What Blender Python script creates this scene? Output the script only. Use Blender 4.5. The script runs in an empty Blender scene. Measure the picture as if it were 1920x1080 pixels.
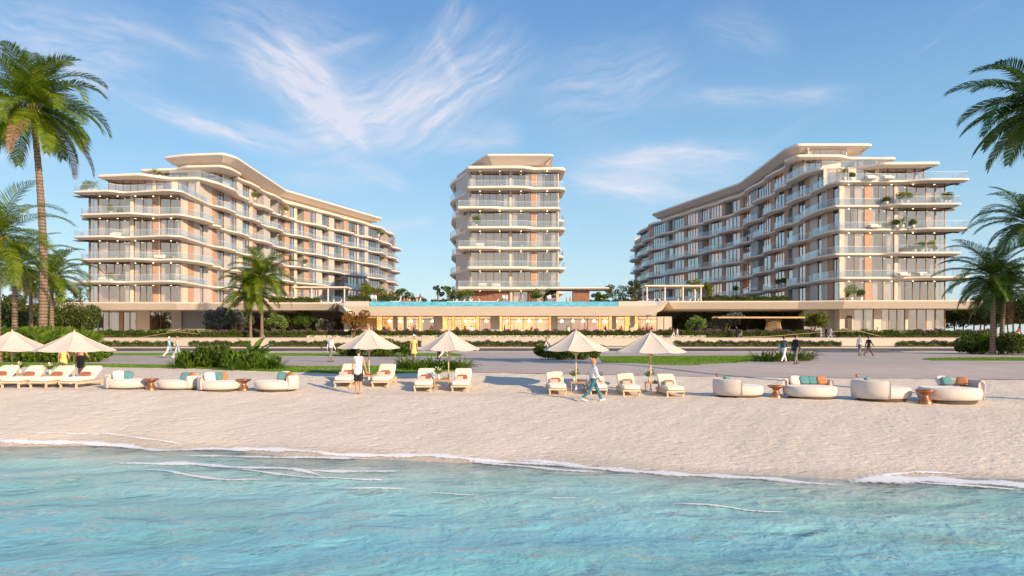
import bpy, bmesh, math, random
import numpy as np
from mathutils import Vector, Matrix, Euler
R = math.radians
rnd = random.Random(7)
SC = bpy.context.scene
COL = SC.collection

# ------------------------------------------------------------------ camera
EYE, FP, HX, HY = 1.8, 1280.0, 960.0, 628.0      # eye height, focal length / principal column / horizon row of the 1920 px photograph
cam = bpy.data.cameras.new('camera'); camo = bpy.data.objects.new('camera', cam); COL.objects.link(camo)
camo.location = (0, 0, EYE); camo.rotation_euler = (R(90), 0, 0)
cam.sensor_width = 36; cam.lens = 36 * FP / 1920; cam.shift_y = (HY - 540) / 1920
cam.clip_start = 0.1; cam.clip_end = 20000
SC.camera = camo

# ------------------------------------------------------------------ light
SKYK = 1.0; SUN_EL = R(21); TRAVEL = (-0.70, 0.714)          # the light travels left and away from the camera
w = bpy.data.worlds.new('World'); SC.world = w; w.use_nodes = True
nt = w.node_tree; nt.nodes.clear()
def WN(t, **k):
    n = nt.nodes.new(t)
    for a, b in k.items(): setattr(n, a, b)
    return n
wl = nt.links.new
sky = WN('ShaderNodeTexSky', sky_type='NISHITA', sun_disc=False)
sky.sun_elevation = SUN_EL
sky.sun_rotation = math.atan2(-TRAVEL[0], -TRAVEL[1])
sky.air_density = 1.0; sky.dust_density = 0.6; sky.ozone_density = 2.2; sky.altitude = 0
geo = WN('ShaderNodeTexCoord')
sep = WN('ShaderNodeSeparateXYZ'); wl(geo.outputs['Generated'], sep.inputs[0])
def wm(op, a, b=None, c=None):
    n = WN('ShaderNodeMath', operation=op)
    for i, v in enumerate((a, b, c)):
        if v is None: continue
        if isinstance(v, (int, float)): n.inputs[i].default_value = v
        else: wl(v, n.inputs[i])
    return n.outputs[0]
zc = wm('ADD', wm('MAXIMUM', sep.outputs[2], 0.0), 0.10)
px_ = wm('DIVIDE', sep.outputs[0], zc); py_ = wm('DIVIDE', sep.outputs[1], zc)
cmb = WN('ShaderNodeCombineXYZ'); wl(px_, cmb.inputs[0]); wl(py_, cmb.inputs[1])
def cloud(rot, scl, nscale, det, lo, hi, off, dist=1.0):
    mp = WN('ShaderNodeMapping'); wl(cmb.outputs[0], mp.inputs[0])
    mp.inputs['Rotation'].default_value = (0, 0, rot); mp.inputs['Scale'].default_value = scl; mp.inputs['Location'].default_value = off
    nz = WN('ShaderNodeTexNoise'); nz.inputs['Scale'].default_value = nscale; nz.inputs['Detail'].default_value = det
    nz.inputs['Roughness'].default_value = 0.62; nz.inputs['Distortion'].default_value = dist
    wl(mp.outputs[0], nz.inputs['Vector'])
    mr = WN('ShaderNodeMapRange', interpolation_type='SMOOTHSTEP'); wl(nz.outputs[0], mr.inputs[0])
    mr.inputs[1].default_value = lo; mr.inputs[2].default_value = hi
    return mr.outputs[0]
gen = cloud(R(14), (1.5, 0.42, 1), 2.6, 9, .50, .85, (3.1, 7.7, 0), 1.3)
gmask = cloud(R(10), (.9, .45, 1), 0.95, 3, .42, .7, (1.7, .6, 0), .6)
# cirrus streaks, fixed in the sky by their bearing U = x/y and slope V = z/y
yy = wm('MAXIMUM', sep.outputs[1], .05); U = wm('DIVIDE', sep.outputs[0], yy); V_ = wm('DIVIDE', sep.outputs[2], yy)
STREAKS = [(-80,30,340,130,60,.50),(225,178,600,308,15,.75),(430,70,650,205,26,.75),(480,95,705,290,40,.62),(600,262,850,95,42,.62),(690,290,1020,50,46,.70),(540,262,780,205,46,.6),(785,130,890,-10,22,.55),(820,268,1000,250,20,.5),
           (1050,302,1490,290,17,.75),(1055,330,1270,366,20,.75),(1240,188,1640,174,14,.55),(990,200,1310,105,46,.45),(-40,300,140,280,12,.4),(690,432,830,415,8,.5),(640,300,790,362,10,.45),(1090,318,1440,348,30,.45),(340,10,720,150,60,.4),(1290,40,1500,90,30,.25),(500,330,760,345,14,.3),(520,60,640,170,9,.6),(560,110,740,60,9,.45),(600,170,700,300,10,.6),(700,210,900,150,9,.6),(760,260,960,130,10,.5),(330,215,480,270,8,.5),(450,230,600,280,9,.45),(60,90,260,200,12,.45),(150,20,420,110,12,.4),(820,60,860,170,9,.4),(1120,345,1330,372,8,.45),(1160,290,1330,275,7,.5)]
nzw = WN('ShaderNodeTexNoise'); nzw.inputs['Scale'].default_value = 9; nzw.inputs['Detail'].default_value = 4
cuv = WN('ShaderNodeCombineXYZ'); wl(U, cuv.inputs[0]); wl(V_, cuv.inputs[1]); wl(cuv.outputs[0], nzw.inputs['Vector'])
warp = wm('SUBTRACT', nzw.outputs[0], .5); tot = None
for i, (x0, y0, x1, y1, wd, st) in enumerate(STREAKS):
    u0, v0 = (x0-960)/1280, (628-y0)/1280; dx, dy = (x1-x0)/1280, -(y1-y0)/1280; L = math.hypot(dx, dy); dx /= L; dy /= L; w_ = wd/1280
    du = wm('SUBTRACT', U, u0); dv = wm('SUBTRACT', V_, v0)
    al = wm('ADD', wm('MULTIPLY', du, dx), wm('MULTIPLY', dv, dy)); pe = wm('SUBTRACT', wm('MULTIPLY', dv, dx), wm('MULTIPLY', du, dy))
    pe = wm('ADD', pe, wm('MULTIPLY', warp, w_*1.1+.012))
    cx = WN('ShaderNodeCombineXYZ'); wl(wm('MULTIPLY', al, 7.), cx.inputs[0]); wl(wm('MULTIPLY', pe, 42.), cx.inputs[1]); cx.inputs[2].default_value = i*3.7
    nz = WN('ShaderNodeTexNoise'); wl(cx.outputs[0], nz.inputs['Vector']); nz.inputs['Scale'].default_value = 1.6; nz.inputs['Detail'].default_value = 7; nz.inputs['Roughness'].default_value = .66; nz.inputs['Distortion'].default_value = .25
    q = wm('DIVIDE', pe, w_); ga = wm('POWER', 2.718, wm('MULTIPLY', wm('MULTIPLY', q, q), -.55))
    e1 = WN('ShaderNodeMapRange', interpolation_type='SMOOTHSTEP'); wl(al, e1.inputs[0]); e1.inputs[1].default_value = -.02; e1.inputs[2].default_value = L*.30
    e2 = WN('ShaderNodeMapRange', interpolation_type='SMOOTHSTEP'); wl(al, e2.inputs[0]); e2.inputs[1].default_value = L*1.02; e2.inputs[2].default_value = L*.65
    f = wm('MULTIPLY', wm('MULTIPLY', ga, e1.outputs[0]), e2.outputs[0])
    mr = WN('ShaderNodeMapRange'); wl(nz.outputs[0], mr.inputs[0]); mr.inputs[1].default_value = .28; mr.inputs[2].default_value = .80
    f = wm('MULTIPLY', wm('MULTIPLY', f, mr.outputs[0]), st*1.12); tot = f if tot is None else wm('ADD', tot, f)
hz = WN('ShaderNodeMapRange'); wl(sep.outputs[2], hz.inputs[0]); hz.inputs[1].default_value = 0.02; hz.inputs[2].default_value = 0.22
front = wm('GREATER_THAN', sep.outputs[1], .05)
cfac = wm('ADD', wm('MULTIPLY', tot, front), wm('MULTIPLY', wm('MULTIPLY', wm('MULTIPLY', gen, gmask), .3), hz.outputs[0]))
cfac = wm('MULTIPLY', wm('MINIMUM', cfac, .78), .88)
# clear-air colour: the sky model blended with a measured blue gradient over elevation
rp = WN('ShaderNodeValToRGB'); wl(sep.outputs[2], rp.inputs[0]); e = rp.color_ramp.elements
for q in range(3): e.new(.5)
for q, (p_, c_) in zip(e, [(0., (3.9,4.7,5.0)), (.10, (2.9,4.35,5.1)), (.24, (1.75,3.45,5.0)), (.42, (.85,2.1,4.1)), (1., (.35,1.1,2.9))]): q.position = p_; q.color = (*[v/10 for v in c_], 1)
sc10 = WN('ShaderNodeVectorMath', operation='SCALE'); wl(rp.outputs[0], sc10.inputs[0]); sc10.inputs['Scale'].default_value = 10*SKYK
m0 = WN('ShaderNodeMixRGB'); m0.inputs[0].default_value = .75; wl(sky.outputs[0], m0.inputs[1]); wl(sc10.outputs[0], m0.inputs[2])
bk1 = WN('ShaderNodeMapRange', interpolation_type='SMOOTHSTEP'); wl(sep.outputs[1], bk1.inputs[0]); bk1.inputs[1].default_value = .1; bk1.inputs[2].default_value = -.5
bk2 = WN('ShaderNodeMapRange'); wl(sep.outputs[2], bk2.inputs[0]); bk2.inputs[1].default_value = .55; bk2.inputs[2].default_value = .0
m1 = WN('ShaderNodeMixRGB'); wl(wm('MULTIPLY', wm('MULTIPLY', bk1.outputs[0], bk2.outputs[0]), .85), m1.inputs[0]); wl(m0.outputs[0], m1.inputs[1]); m1.inputs[2].default_value = (6.2, 5.3, 4.3, 1)  # peach glow added low behind the camera to warm light and window reflections
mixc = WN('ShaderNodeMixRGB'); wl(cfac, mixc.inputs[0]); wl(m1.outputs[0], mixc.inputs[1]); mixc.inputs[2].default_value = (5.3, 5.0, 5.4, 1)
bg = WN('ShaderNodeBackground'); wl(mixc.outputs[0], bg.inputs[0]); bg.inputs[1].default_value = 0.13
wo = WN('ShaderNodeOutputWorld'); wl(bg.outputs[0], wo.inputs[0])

sl = bpy.data.lights.new('sun', 'SUN'); so = bpy.data.objects.new('sun', sl); COL.objects.link(so)
sl.energy = 5.0; sl.angle = R(0.5); sl.color = (1.0, 0.74, 0.48)
sd = Vector((TRAVEL[0] * math.cos(SUN_EL), TRAVEL[1] * math.cos(SUN_EL), -math.sin(SUN_EL)))
so.rotation_euler = sd.to_track_quat('-Z', 'Y').to_euler()
so.location = (60, -60, 60)
SC.view_settings.view_transform = 'Standard'; SC.view_settings.look = 'None'
SC.view_settings.exposure = 0.42; SC.view_settings.gamma = 1.0
SC.cycles.transparent_max_bounces = 20; SC.cycles.max_bounces = 7; SC.cycles.glossy_bounces = 3
SC.cycles.use_denoising = True

# ------------------------------------------------------------------ materials
MATS = {}
def newmat(name):
    m = bpy.data.materials.new(name); m.use_nodes = True; m.node_tree.nodes.clear(); MATS[name] = m
    return m, m.node_tree
class NG:
    def __init__(s, nt): s.t = nt
    def n(s, typ, ins=None, **k):
        n = s.t.nodes.new(typ)
        for a, b in k.items(): setattr(n, a, b)
        for a, v in (ins or {}).items():
            if hasattr(v, 'bl_idname') or isinstance(v, bpy.types.NodeSocket): s.t.links.new(v, n.inputs[a])
            else: n.inputs[a].default_value = v
        return n
    def noise(s, vec, scale, det=3, rough=.5, dist=0):
        return s.n('ShaderNodeTexNoise', {'Vector': vec, 'Scale': scale, 'Detail': det, 'Roughness': rough, 'Distortion': dist}).outputs[0]
    def ramp(s, f, stops):
        r = s.n('ShaderNodeValToRGB', {'Fac': f}); e = r.color_ramp.elements
        while len(e) < len(stops): e.new(.5)
        for q, (p, c) in zip(e, stops): q.position = p; q.color = (*c, 1) if len(c) == 3 else c
        return r.outputs[0]
    def math(s, op, a, b=0.0, c=None):
        d = {0: a, 1: b}
        if c is not None: d[2] = c
        return s.n('ShaderNodeMath', d, operation=op).outputs[0]
    def mapr(s, f, a, b, c=0., d=1.): return s.n('ShaderNodeMapRange', {0: f, 1: a, 2: b, 3: c, 4: d}).outputs[0]
    def scale(s, vec, sc, rot=(0, 0, 0)): return s.n('ShaderNodeMapping', {'Vector': vec, 'Scale': sc, 'Rotation': rot}).outputs[0]
    def obj(s): return s.n('ShaderNodeTexCoord').outputs['Object']
    def pos(s): return s.n('ShaderNodeNewGeometry').outputs['Position']
    def bump(s, h, st=.3, d=.05): return s.n('ShaderNodeBump', {'Height': h, 'Strength': st, 'Distance': d}).outputs[0]
    def out(s, sh): s.n('ShaderNodeOutputMaterial', {0: sh})
def c4(c): return (*c, 1.0)
def basic(name, col, rough=.6, var=.12, nscale=3., metal=0., bump=0., bscale=40., spec=.4, sheen=0., big=.5):
    """a surface with soft mottling at two scales and a little relief"""
    m, t = newmat(name); g = NG(t); p = g.pos()
    n1 = g.noise(p, nscale, 5, .6); n2 = g.noise(p, nscale * big * .2, 3)
    f = g.math('ADD', g.math('MULTIPLY', n1, .6), g.math('MULTIPLY', n2, .4))
    lo = tuple(x * (1 - var) for x in col); hi = tuple(min(1, x * (1 + var)) for x in col)
    c = g.ramp(f, [(.3, lo), (.7, hi)])
    ins = {'Base Color': c, 'Roughness': rough, 'Metallic': metal, 'Specular IOR Level': spec, 'Sheen Weight': sheen}
    if bump: ins['Normal'] = g.bump(g.noise(p, bscale, 4), .5, bump)
    g.out(g.n('ShaderNodeBsdfPrincipled', ins).outputs[0]); return m
def leafmat(name, cols, trans=.35, rough=.5):
    m, t = newmat(name); g = NG(t)
    r = g.n('ShaderNodeNewGeometry').outputs['Random Per Island']
    c = g.ramp(r, [(i / max(1, len(cols) - 1), k) for i, k in enumerate(cols)])
    n = g.noise(g.pos(), 1.2, 3)
    c2 = g.n('ShaderNodeMixRGB', {0: g.mapr(n, .35, .65, .0, .45), 1: c, 2: c4(tuple(x * .55 for x in cols[0]))}).outputs[0]
    b = g.n('ShaderNodeBsdfPrincipled', {'Base Color': c2, 'Roughness': rough, 'Specular IOR Level': .3}).outputs[0]
    tr = g.n('ShaderNodeBsdfTranslucent', {'Color': c2}).outputs[0]
    g.out(g.n('ShaderNodeMixShader', {0: trans, 1: b, 2: tr}).outputs[0]); return m

basic('facade_white', (.64, .545, .455), .6, .05, .8, bump=.004, bscale=14)
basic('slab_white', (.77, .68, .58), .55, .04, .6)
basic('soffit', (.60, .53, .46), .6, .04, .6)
basic('pale_panel', (.50, .465, .43), .5, .05, .8)
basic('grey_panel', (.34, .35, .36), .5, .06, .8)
basic('dark_metal', (.09, .075, .06), .45, .1, 6)
basic('bronze', (.20, .12, .07), .4, .12, 5, metal=.4)
basic('white_metal', (.72, .72, .72), .35, .03, 6)
basic('deck_stone', (.55, .49, .42), .7, .12, 2)
basic('concrete_wall', (.50, .43, .36), .8, .10, 1.6, bump=.01, bscale=9)
basic('kerb', (.52, .48, .44), .8, .08, 3)
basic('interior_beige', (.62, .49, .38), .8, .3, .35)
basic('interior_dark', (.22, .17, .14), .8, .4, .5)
basic('copper', (.45, .20, .10), .33, .25, 9, metal=.75)
basic('teak', (.46, .30, .17), .5, .2, 9)
basic('pale_wood', (.62, .50, .36), .5, .12, 9)
basic('cushion_cream', (.74, .70, .63), .85, .05, 12, bump=.006, bscale=60, sheen=.3)
basic('boucle', (.62, .57, .53), .95, .08, 14, bump=.012, bscale=70, sheen=.4)
basic('terracotta', (.33, .11, .06), .9, .15, 14, bump=.006, bscale=60, sheen=.3)
basic('burnt_orange', (.50, .21, .09), .9, .15, 14, bump=.006, bscale=60)
basic('teal_cloth', (.10, .27, .28), .9, .25, 14, bump=.006, bscale=60)
basic('cream_cloth', (.72, .66, .58), .9, .06, 14, bump=.006, bscale=60)
basic('parasol_canvas', (.62, .56, .50), .9, .05, 5, bump=.01, bscale=8)
basic('towel', (.66, .52, .44), .95, .08, 20)
basic('skin', (.50, .29, .20), .55, .08, 9)
basic('skin_tan', (.36, .19, .12), .55, .08, 9)
basic('hair_dark', (.035, .022, .016), .5, .3, 30)
basic('hair_blond', (.44, .24, .10), .5, .3, 30)
basic('cloth_white', (.78, .78, .78), .9, .05, 8, bump=.01, bscale=18)
basic('cloth_yellow', (.74, .58, .20), .9, .08, 8, bump=.01, bscale=18)
basic('cloth_gold', (.62, .45, .22), .9, .08, 8, bump=.01, bscale=18)
basic('cloth_black', (.022, .022, .026), .85, .2, 8, bump=.01, bscale=18)
basic('cloth_brown', (.10, .07, .065), .85, .2, 8, bump=.01, bscale=18)
basic('cloth_grey', (.20, .19, .18), .85, .15, 8, bump=.01, bscale=18)
basic('cloth_pale', (.40, .47, .50), .85, .1, 8, bump=.01, bscale=18)
basic('cloth_teal', (.06, .12, .13), .85, .2, 8, bump=.01, bscale=18)
basic('denim', (.035, .16, .24), .85, .3, 10, bump=.01, bscale=18)
basic('cloth_red', (.45, .06, .04), .85, .2, 8)
basic('sky_blue_cloth', (.28, .52, .66), .85, .1, 8)
basic('shoe_white', (.75, .73, .70), .6, .05, 9)
basic('shoe_brown', (.10, .045, .03), .5, .1, 9)
basic('bark_brown', (.16, .11, .075), .9, .3, 5, bump=.03, bscale=12)
basic('soil', (.12, .085, .06), .95, .3, 3, bump=.05, bscale=4)
basic('asphalt', (.10, .10, .11), .85, .15, 1.2, bump=.01, bscale=30)
basic('bamboo', (.52, .36, .18), .6, .25, 4)
basic('pot_white', (.68, .66, .62), .5, .05, 4)
basic('turquoise_panel', (.05, .42, .46), .4, .1, 2)
basic('line_paint', (.66, .62, .54), .7, .08, 2)
basic('petal_white', (.78, .76, .70), .7, .05, 20)
leafmat('leaf_palm', [(.06, .12, .010), (.14, .24, .016), (.24, .33, .02), (.30, .36, .03)], .40, .42)
leafmat('leaf_palm_dark', [(.03, .08, .012), (.06, .13, .015), (.12, .19, .02)], .32, .42)
leafmat('leaf_dead', [(.19, .11, .06), (.30, .18, .10), (.42, .27, .16)], .2, .8)
leafmat('leaf_shrub', [(.045, .10, .014), (.09, .165, .02), (.17, .24, .03), (.05, .09, .014)], .38)
leafmat('leaf_lush', [(.06, .14, .012), (.13, .25, .02), (.26, .34, .03)], .42)
leafmat('leaf_lime', [(.13, .19, .015), (.24, .28, .02), (.34, .36, .03)], .4)
leafmat('leaf_olive', [(.05, .08, .03), (.10, .13, .045), (.17, .19, .07)], .3)
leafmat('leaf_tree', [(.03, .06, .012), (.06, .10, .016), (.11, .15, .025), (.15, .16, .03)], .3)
leafmat('leaf_autumn', [(.26, .11, .03), (.30, .18, .03), (.16, .17, .03)], .35)
leafmat('leaf_fire', [(.42, .06, .015), (.34, .12, .02), (.18, .20, .02), (.12, .17, .02)], .35)
leafmat('flower_mauve', [(.22, .11, .20), (.32, .19, .28), (.16, .10, .12)], .3)
leafmat('flower_lilac', [(.30, .27, .48), (.44, .36, .52), (.10, .15, .05)], .3)
leafmat('flower_pale', [(.60, .55, .42), (.45, .48, .22), (.20, .28, .06)], .35)
leafmat('flower_green', [(.50, .60, .30), (.25, .36, .10), (.10, .18, .03)], .35)
leafmat('grass_blade', [(.10, .22, .015), (.16, .31, .025), (.23, .38, .04)], .3)

# terracotta cladding with fine vertical battens
m, t = newmat('clay_cladding'); g = NG(t); p = g.pos()
sx = g.n('ShaderNodeSeparateXYZ', {0: p}); s1 = g.math('ADD', sx.outputs[0], sx.outputs[1])
wv = g.math('PINGPONG', g.math('MULTIPLY', s1, 5.0), .5)
c = g.ramp(g.noise(p, 2, 4), [(.3, (.40, .245, .17)), (.7, (.50, .32, .225))])
g.out(g.n('ShaderNodeBsdfPrincipled', {'Base Color': c, 'Roughness': .7, 'Normal': g.bump(wv, .6, .03)}).outputs[0])
# warm panelled cladding of the setback storey
m, t = newmat('warm_panel'); g = NG(t); p = g.pos()
sx = g.n('ShaderNodeSeparateXYZ', {0: p}); s1 = g.math('ADD', sx.outputs[0], sx.outputs[1])
wv = g.math('LESS_THAN', g.math('PINGPONG', g.math('MULTIPLY', s1, .8), .5), .03)
c = g.ramp(g.noise(p, .4, 4), [(.3, (.56, .46, .37)), (.7, (.64, .54, .44))])
c = g.n('ShaderNodeMixRGB', {0: g.math('MULTIPLY', wv, .4), 1: c, 2: (.3, .22, .16, 1)}).outputs[0]
g.out(g.n('ShaderNodeBsdfPrincipled', {'Base Color': c, 'Roughness': .6}).outputs[0])
# brown timber boards
m, t = newmat('timber_boards'); g = NG(t); p = g.pos()
sx = g.n('ShaderNodeSeparateXYZ', {0: p}); wv = g.math('PINGPONG', g.math('MULTIPLY', sx.outputs[0], 1.2), .5)
c = g.ramp(g.noise(g.scale(p, (3, 3, .4)), 2, 4), [(.3, (.17, .075, .045)), (.7, (.30, .14, .085))])
g.out(g.n('ShaderNodeBsdfPrincipled', {'Base Color': c, 'Roughness': .55, 'Normal': g.bump(wv, .6, .05)}).outputs[0])
# window glass: reflecting and see-through
def glassmat(name, tint, base, grazing=.75, white=0., wcol=(.7, .8, .9), bmp=.25):
    m, t = newmat(name); g = NG(t)
    nrm = g.bump(g.noise(g.pos(), .35, 2), bmp, .02)
    fr = g.n('ShaderNodeLayerWeight', {'Blend': .35}).outputs['Facing']
    f = g.math('ADD', g.math('MULTIPLY', g.math('POWER', fr, 2.2), grazing), base)
    tr = g.n('ShaderNodeBsdfTransparent', {'Color': c4(tint)}).outputs[0]
    if white:
        df = g.n('ShaderNodeBsdfDiffuse', {'Color': c4(wcol)}).outputs[0]
        tr = g.n('ShaderNodeMixShader', {0: white, 1: tr, 2: df}).outputs[0]
    gl = g.n('ShaderNodeBsdfGlossy', {'Color': (1, 1, 1, 1), 'Roughness': .02, 'Normal': nrm}).outputs[0]
    g.out(g.n('ShaderNodeMixShader', {0: g.n('ShaderNodeClamp', {0: f}).outputs[0], 1: tr, 2: gl}).outputs[0])
glassmat('window_glass', (.93, .91, .90), .24, .36)
glassmat('rail_glass', (.90, .95, .98), .05, .45, .07, bmp=.0)
glassmat('clear_glass', (.92, .93, .92), .08, .5)
# curtains: pleats run vertically
m, t = newmat('curtain'); g = NG(t); p = g.pos()
sx = g.n('ShaderNodeSeparateXYZ', {0: p}); s1 = g.math('ADD', sx.outputs[0], sx.outputs[1])
wv = g.n('ShaderNodeMath', {0: g.math('MULTIPLY', s1, 22.)}, operation='SINE').outputs[0]
df = g.n('ShaderNodeBsdfDiffuse', {'Color': g.ramp(g.noise(p, .22, 2), [(.35, (.62, .55, .50)), (.65, (.84, .77, .70))]), 'Normal': g.bump(wv, .5, .05)}).outputs[0]
g.out(df)
def lit(name, c0, c1, e):
    m, t = newmat(name); g = NG(t); p = g.pos()
    n = g.noise(g.scale(p, (1, 1, .7)), .8, 3); n2 = g.noise(p, 3.5, 4)
    c = g.ramp(g.math('ADD', g.math('MULTIPLY', n, .6), g.math('MULTIPLY', n2, .4)), [(.35, c0), (.65, c1)])
    g.out(g.n('ShaderNodeBsdfPrincipled', {'Base Color': c, 'Roughness': .8, 'Emission Color': c, 'Emission Strength': e}).outputs[0])
lit('lit_room', (.30, .16, .06), (.80, .44, .14), 1.7)  # room back walls glow by themselves, standing in for lamplight
lit('lit_restaurant', (.46, .25, .08), (.92, .58, .20), 1.15)  # walls, pillars and ceiling emit; the lamplight is put into their surface
lit('lamp_glow', (1, .85, .5), (1, .9, .6), 5.)
lit('soffit_spot', (1, .8, .45), (1, .85, .5), 4.)
# ------------------------------------------------------------------ mesh helpers
class MB:
    """collects verts / faces; build() links them as ONE mesh object"""
    def __init__(s): s.v = []; s.f = []; s.m = []; s.smooth = []
    def add(s, vs, fs, mi=0, sm=False):
        o = len(s.v); s.v += [tuple(p) for p in vs]
        s.f += [tuple(i + o for i in f) for f in fs]; s.m += [mi] * len(fs); s.smooth += [sm] * len(fs)
    def box(s, x0, x1, y0, y1, z0, z1, mi=0):
        s.add([(x0,y0,z0),(x1,y0,z0),(x1,y1,z0),(x0,y1,z0),(x0,y0,z1),(x1,y0,z1),(x1,y1,z1),(x0,y1,z1)],
              [(0,3,2,1),(4,5,6,7),(0,1,5,4),(1,2,6,5),(2,3,7,6),(3,0,4,7)], mi)
    def hexa(s, b, tp, mi=0):
        """4 bottom points and 4 top points"""
        s.add(list(b) + list(tp), [(0,3,2,1),(4,5,6,7),(0,1,5,4),(1,2,6,5),(2,3,7,6),(3,0,4,7)], mi)
    def slabwall(s, A, B, n, t0, t1, z0, z1, mi=0):
        """a wall piece from A to B (xy), from offset t0 to t1 along outward normal n"""
        p = lambda P, t: (P[0] + n[0]*t, P[1] + n[1]*t)
        a0, b0, a1, b1 = p(A,t0), p(B,t0), p(A,t1), p(B,t1)
        s.hexa([(*a0,z0),(*b0,z0),(*b1,z0),(*a1,z0)], [(*a0,z1),(*b0,z1),(*b1,z1),(*a1,z1)], mi)
    def tube(s, pts, rad, n=6, mi=0, cap=True, sm=True):
        pts = [Vector(p) for p in pts]; rs = rad if isinstance(rad, (list, tuple)) else [rad]*len(pts)
        vs = []; ref = Vector((0,0,1))
        for i, p in enumerate(pts):
            d = (pts[min(i+1,len(pts)-1)] - pts[max(i-1,0)]).normalized()
            u = d.cross(Vector((0,1,0)) if abs(d.y) < .8 else Vector((1,0,0))).normalized(); v_ = d.cross(u)
            for k in range(n):
                a = 2*math.pi*k/n; vs.append(p + (u*math.cos(a) + v_*math.sin(a))*rs[i])
        fs = [(i*n+k, i*n+(k+1)%n, (i+1)*n+(k+1)%n, (i+1)*n+k) for i in range(len(pts)-1) for k in range(n)]
        s.add(vs, fs, mi, sm)
        if cap:
            s.add([vs[k] for k in range(n)], [tuple(range(n))[::-1]], mi); s.add(vs[-n:], [tuple(range(n))], mi)
    def lathe(s, prof, c=(0,0,0), n=20, mi=0, sx=1, sy=1, sm=True):
        """profile [(r,z)...] round a vertical axis"""
        vs = [(c[0]+r*sx*math.cos(2*math.pi*k/n), c[1]+r*sy*math.sin(2*math.pi*k/n), c[2]+z) for r, z in prof for k in range(n)]
        fs = [(i*n+k, i*n+(k+1)%n, (i+1)*n+(k+1)%n, (i+1)*n+k) for i in range(len(prof)-1) for k in range(n)]
        s.add(vs, fs, mi, sm)
        if prof[0][0] > 1e-4: s.add(vs[:n], [tuple(range(n))[::-1]], mi)
        if prof[-1][0] > 1e-4: s.add(vs[-n:], [tuple(range(n))], mi)
    def capsule(s, p0, p1, r0, r1, n=10, mi=0):
        p0, p1 = Vector(p0), Vector(p1); d = (p1-p0)
        L = d.length; d = d.normalized() if L > 1e-6 else Vector((0,0,1))
        pts = []; rs = []
        for a in (80, 55, 28): pts.append(p0 - d*r0*math.sin(R(a))); rs.append(r0*math.cos(R(a)))
        pts += [p0, p1]; rs += [r0, r1]
        for a in (28, 55, 80): pts.append(p1 + d*r1*math.sin(R(a))); rs.append(r1*math.cos(R(a)))
        s.tube_d(pts, rs, d, n, mi)
    def tube_d(s, pts, rs, d, n, mi):
        u = d.cross(Vector((0,1,0)) if abs(d.y) < .8 else Vector((1,0,0))).normalized(); v_ = d.cross(u)
        vs = [p + (u*math.cos(2*math.pi*k/n) + v_*math.sin(2*math.pi*k/n))*r for p, r in zip(pts, rs) for k in range(n)]
        fs = [(i*n+k, i*n+(k+1)%n, (i+1)*n+(k+1)%n, (i+1)*n+k) for i in range(len(pts)-1) for k in range(n)]
        s.add(vs, fs, mi, True); s.add(vs[:n], [tuple(range(n))[::-1]], mi); s.add(vs[-n:], [tuple(range(n))], mi)
    def ellip(s, c, rx, ry, rz, n=14, mi=0, rot=None, pw=1.0):
        vs = []; m = n//2
        sg = lambda x: math.copysign(abs(x)**pw, x)
        for i in range(m+1):
            a = -math.pi/2 + math.pi*i/m*.998 + .001
            for k in range(n):
                b = 2*math.pi*k/n
                q = Vector((sg(math.cos(a))*sg(math.cos(b))*rx, sg(math.cos(a))*sg(math.sin(b))*ry, sg(math.sin(a))*rz))
                if rot: q = rot @ q
                vs.append(q + Vector(c))
        fs = [(i*n+k, i*n+(k+1)%n, (i+1)*n+(k+1)%n, (i+1)*n+k) for i in range(m) for k in range(n)]
        fs += [tuple(range(n))[::-1], tuple(range(m*n, m*n+n))]
        s.add(vs, fs, mi, True)
    def build(s, name, mats, parent=None, loc=None):
        me = bpy.data.meshes.new(name); me.from_pydata(s.v, [], s.f); 
        for q in (mats if isinstance(mats, (list, tuple)) else [mats]): me.materials.append(MATS[q] if isinstance(q, str) else q)
        me.polygons.foreach_set('material_index', s.m); me.polygons.foreach_set('use_smooth', s.smooth); me.update()
        o = bpy.data.objects.new(name, me); COL.objects.link(o)
        if parent: o.parent = parent
        if loc: o.location = loc
        return o
def npmesh(name, V, F, mats, parent=None, mi=None, smooth=False):
    """V (n,3) array, F (m,k) array with k = 3 or 4"""
    me = bpy.data.meshes.new(name); k = F.shape[1]
    me.vertices.add(len(V)); me.vertices.foreach_set('co', V.astype(np.float32).ravel())
    me.loops.add(F.size); me.loops.foreach_set('vertex_index', F.astype(np.int32).ravel())
    me.polygons.add(len(F)); me.polygons.foreach_set('loop_start', np.arange(0, F.size, k, dtype=np.int32))
    try: me.polygons.foreach_set('loop_total', np.full(len(F), k, dtype=np.int32))
    except Exception: pass
    for q in (mats if isinstance(mats, (list, tuple)) else [mats]): me.materials.append(MATS[q])
    if mi is not None: me.polygons.foreach_set('material_index', mi.astype(np.int32))
    if smooth: me.polygons.foreach_set('use_smooth', np.ones(len(F), dtype=bool))
    me.update(calc_edges=True); me.validate()
    o = bpy.data.objects.new(name, me); COL.objects.link(o)
    if parent: o.parent = parent
    return o
def tag(o, label=None, cat=None, group=None, kind=None):
    if label: o['label'] = label
    if cat: o['category'] = cat
    if group: o['group'] = group
    if kind: o['kind'] = kind
    return o
def thing(name, label, cat, loc=(0,0,0), rz=0, group=None, sc=1.0):
    o = bpy.data.objects.new(name, None); COL.objects.link(o); o.empty_display_size = .3
    o.location = loc; o.rotation_euler = (0,0,rz); o.scale = (sc,sc,sc)
    return tag(o, label, cat, group)
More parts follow.
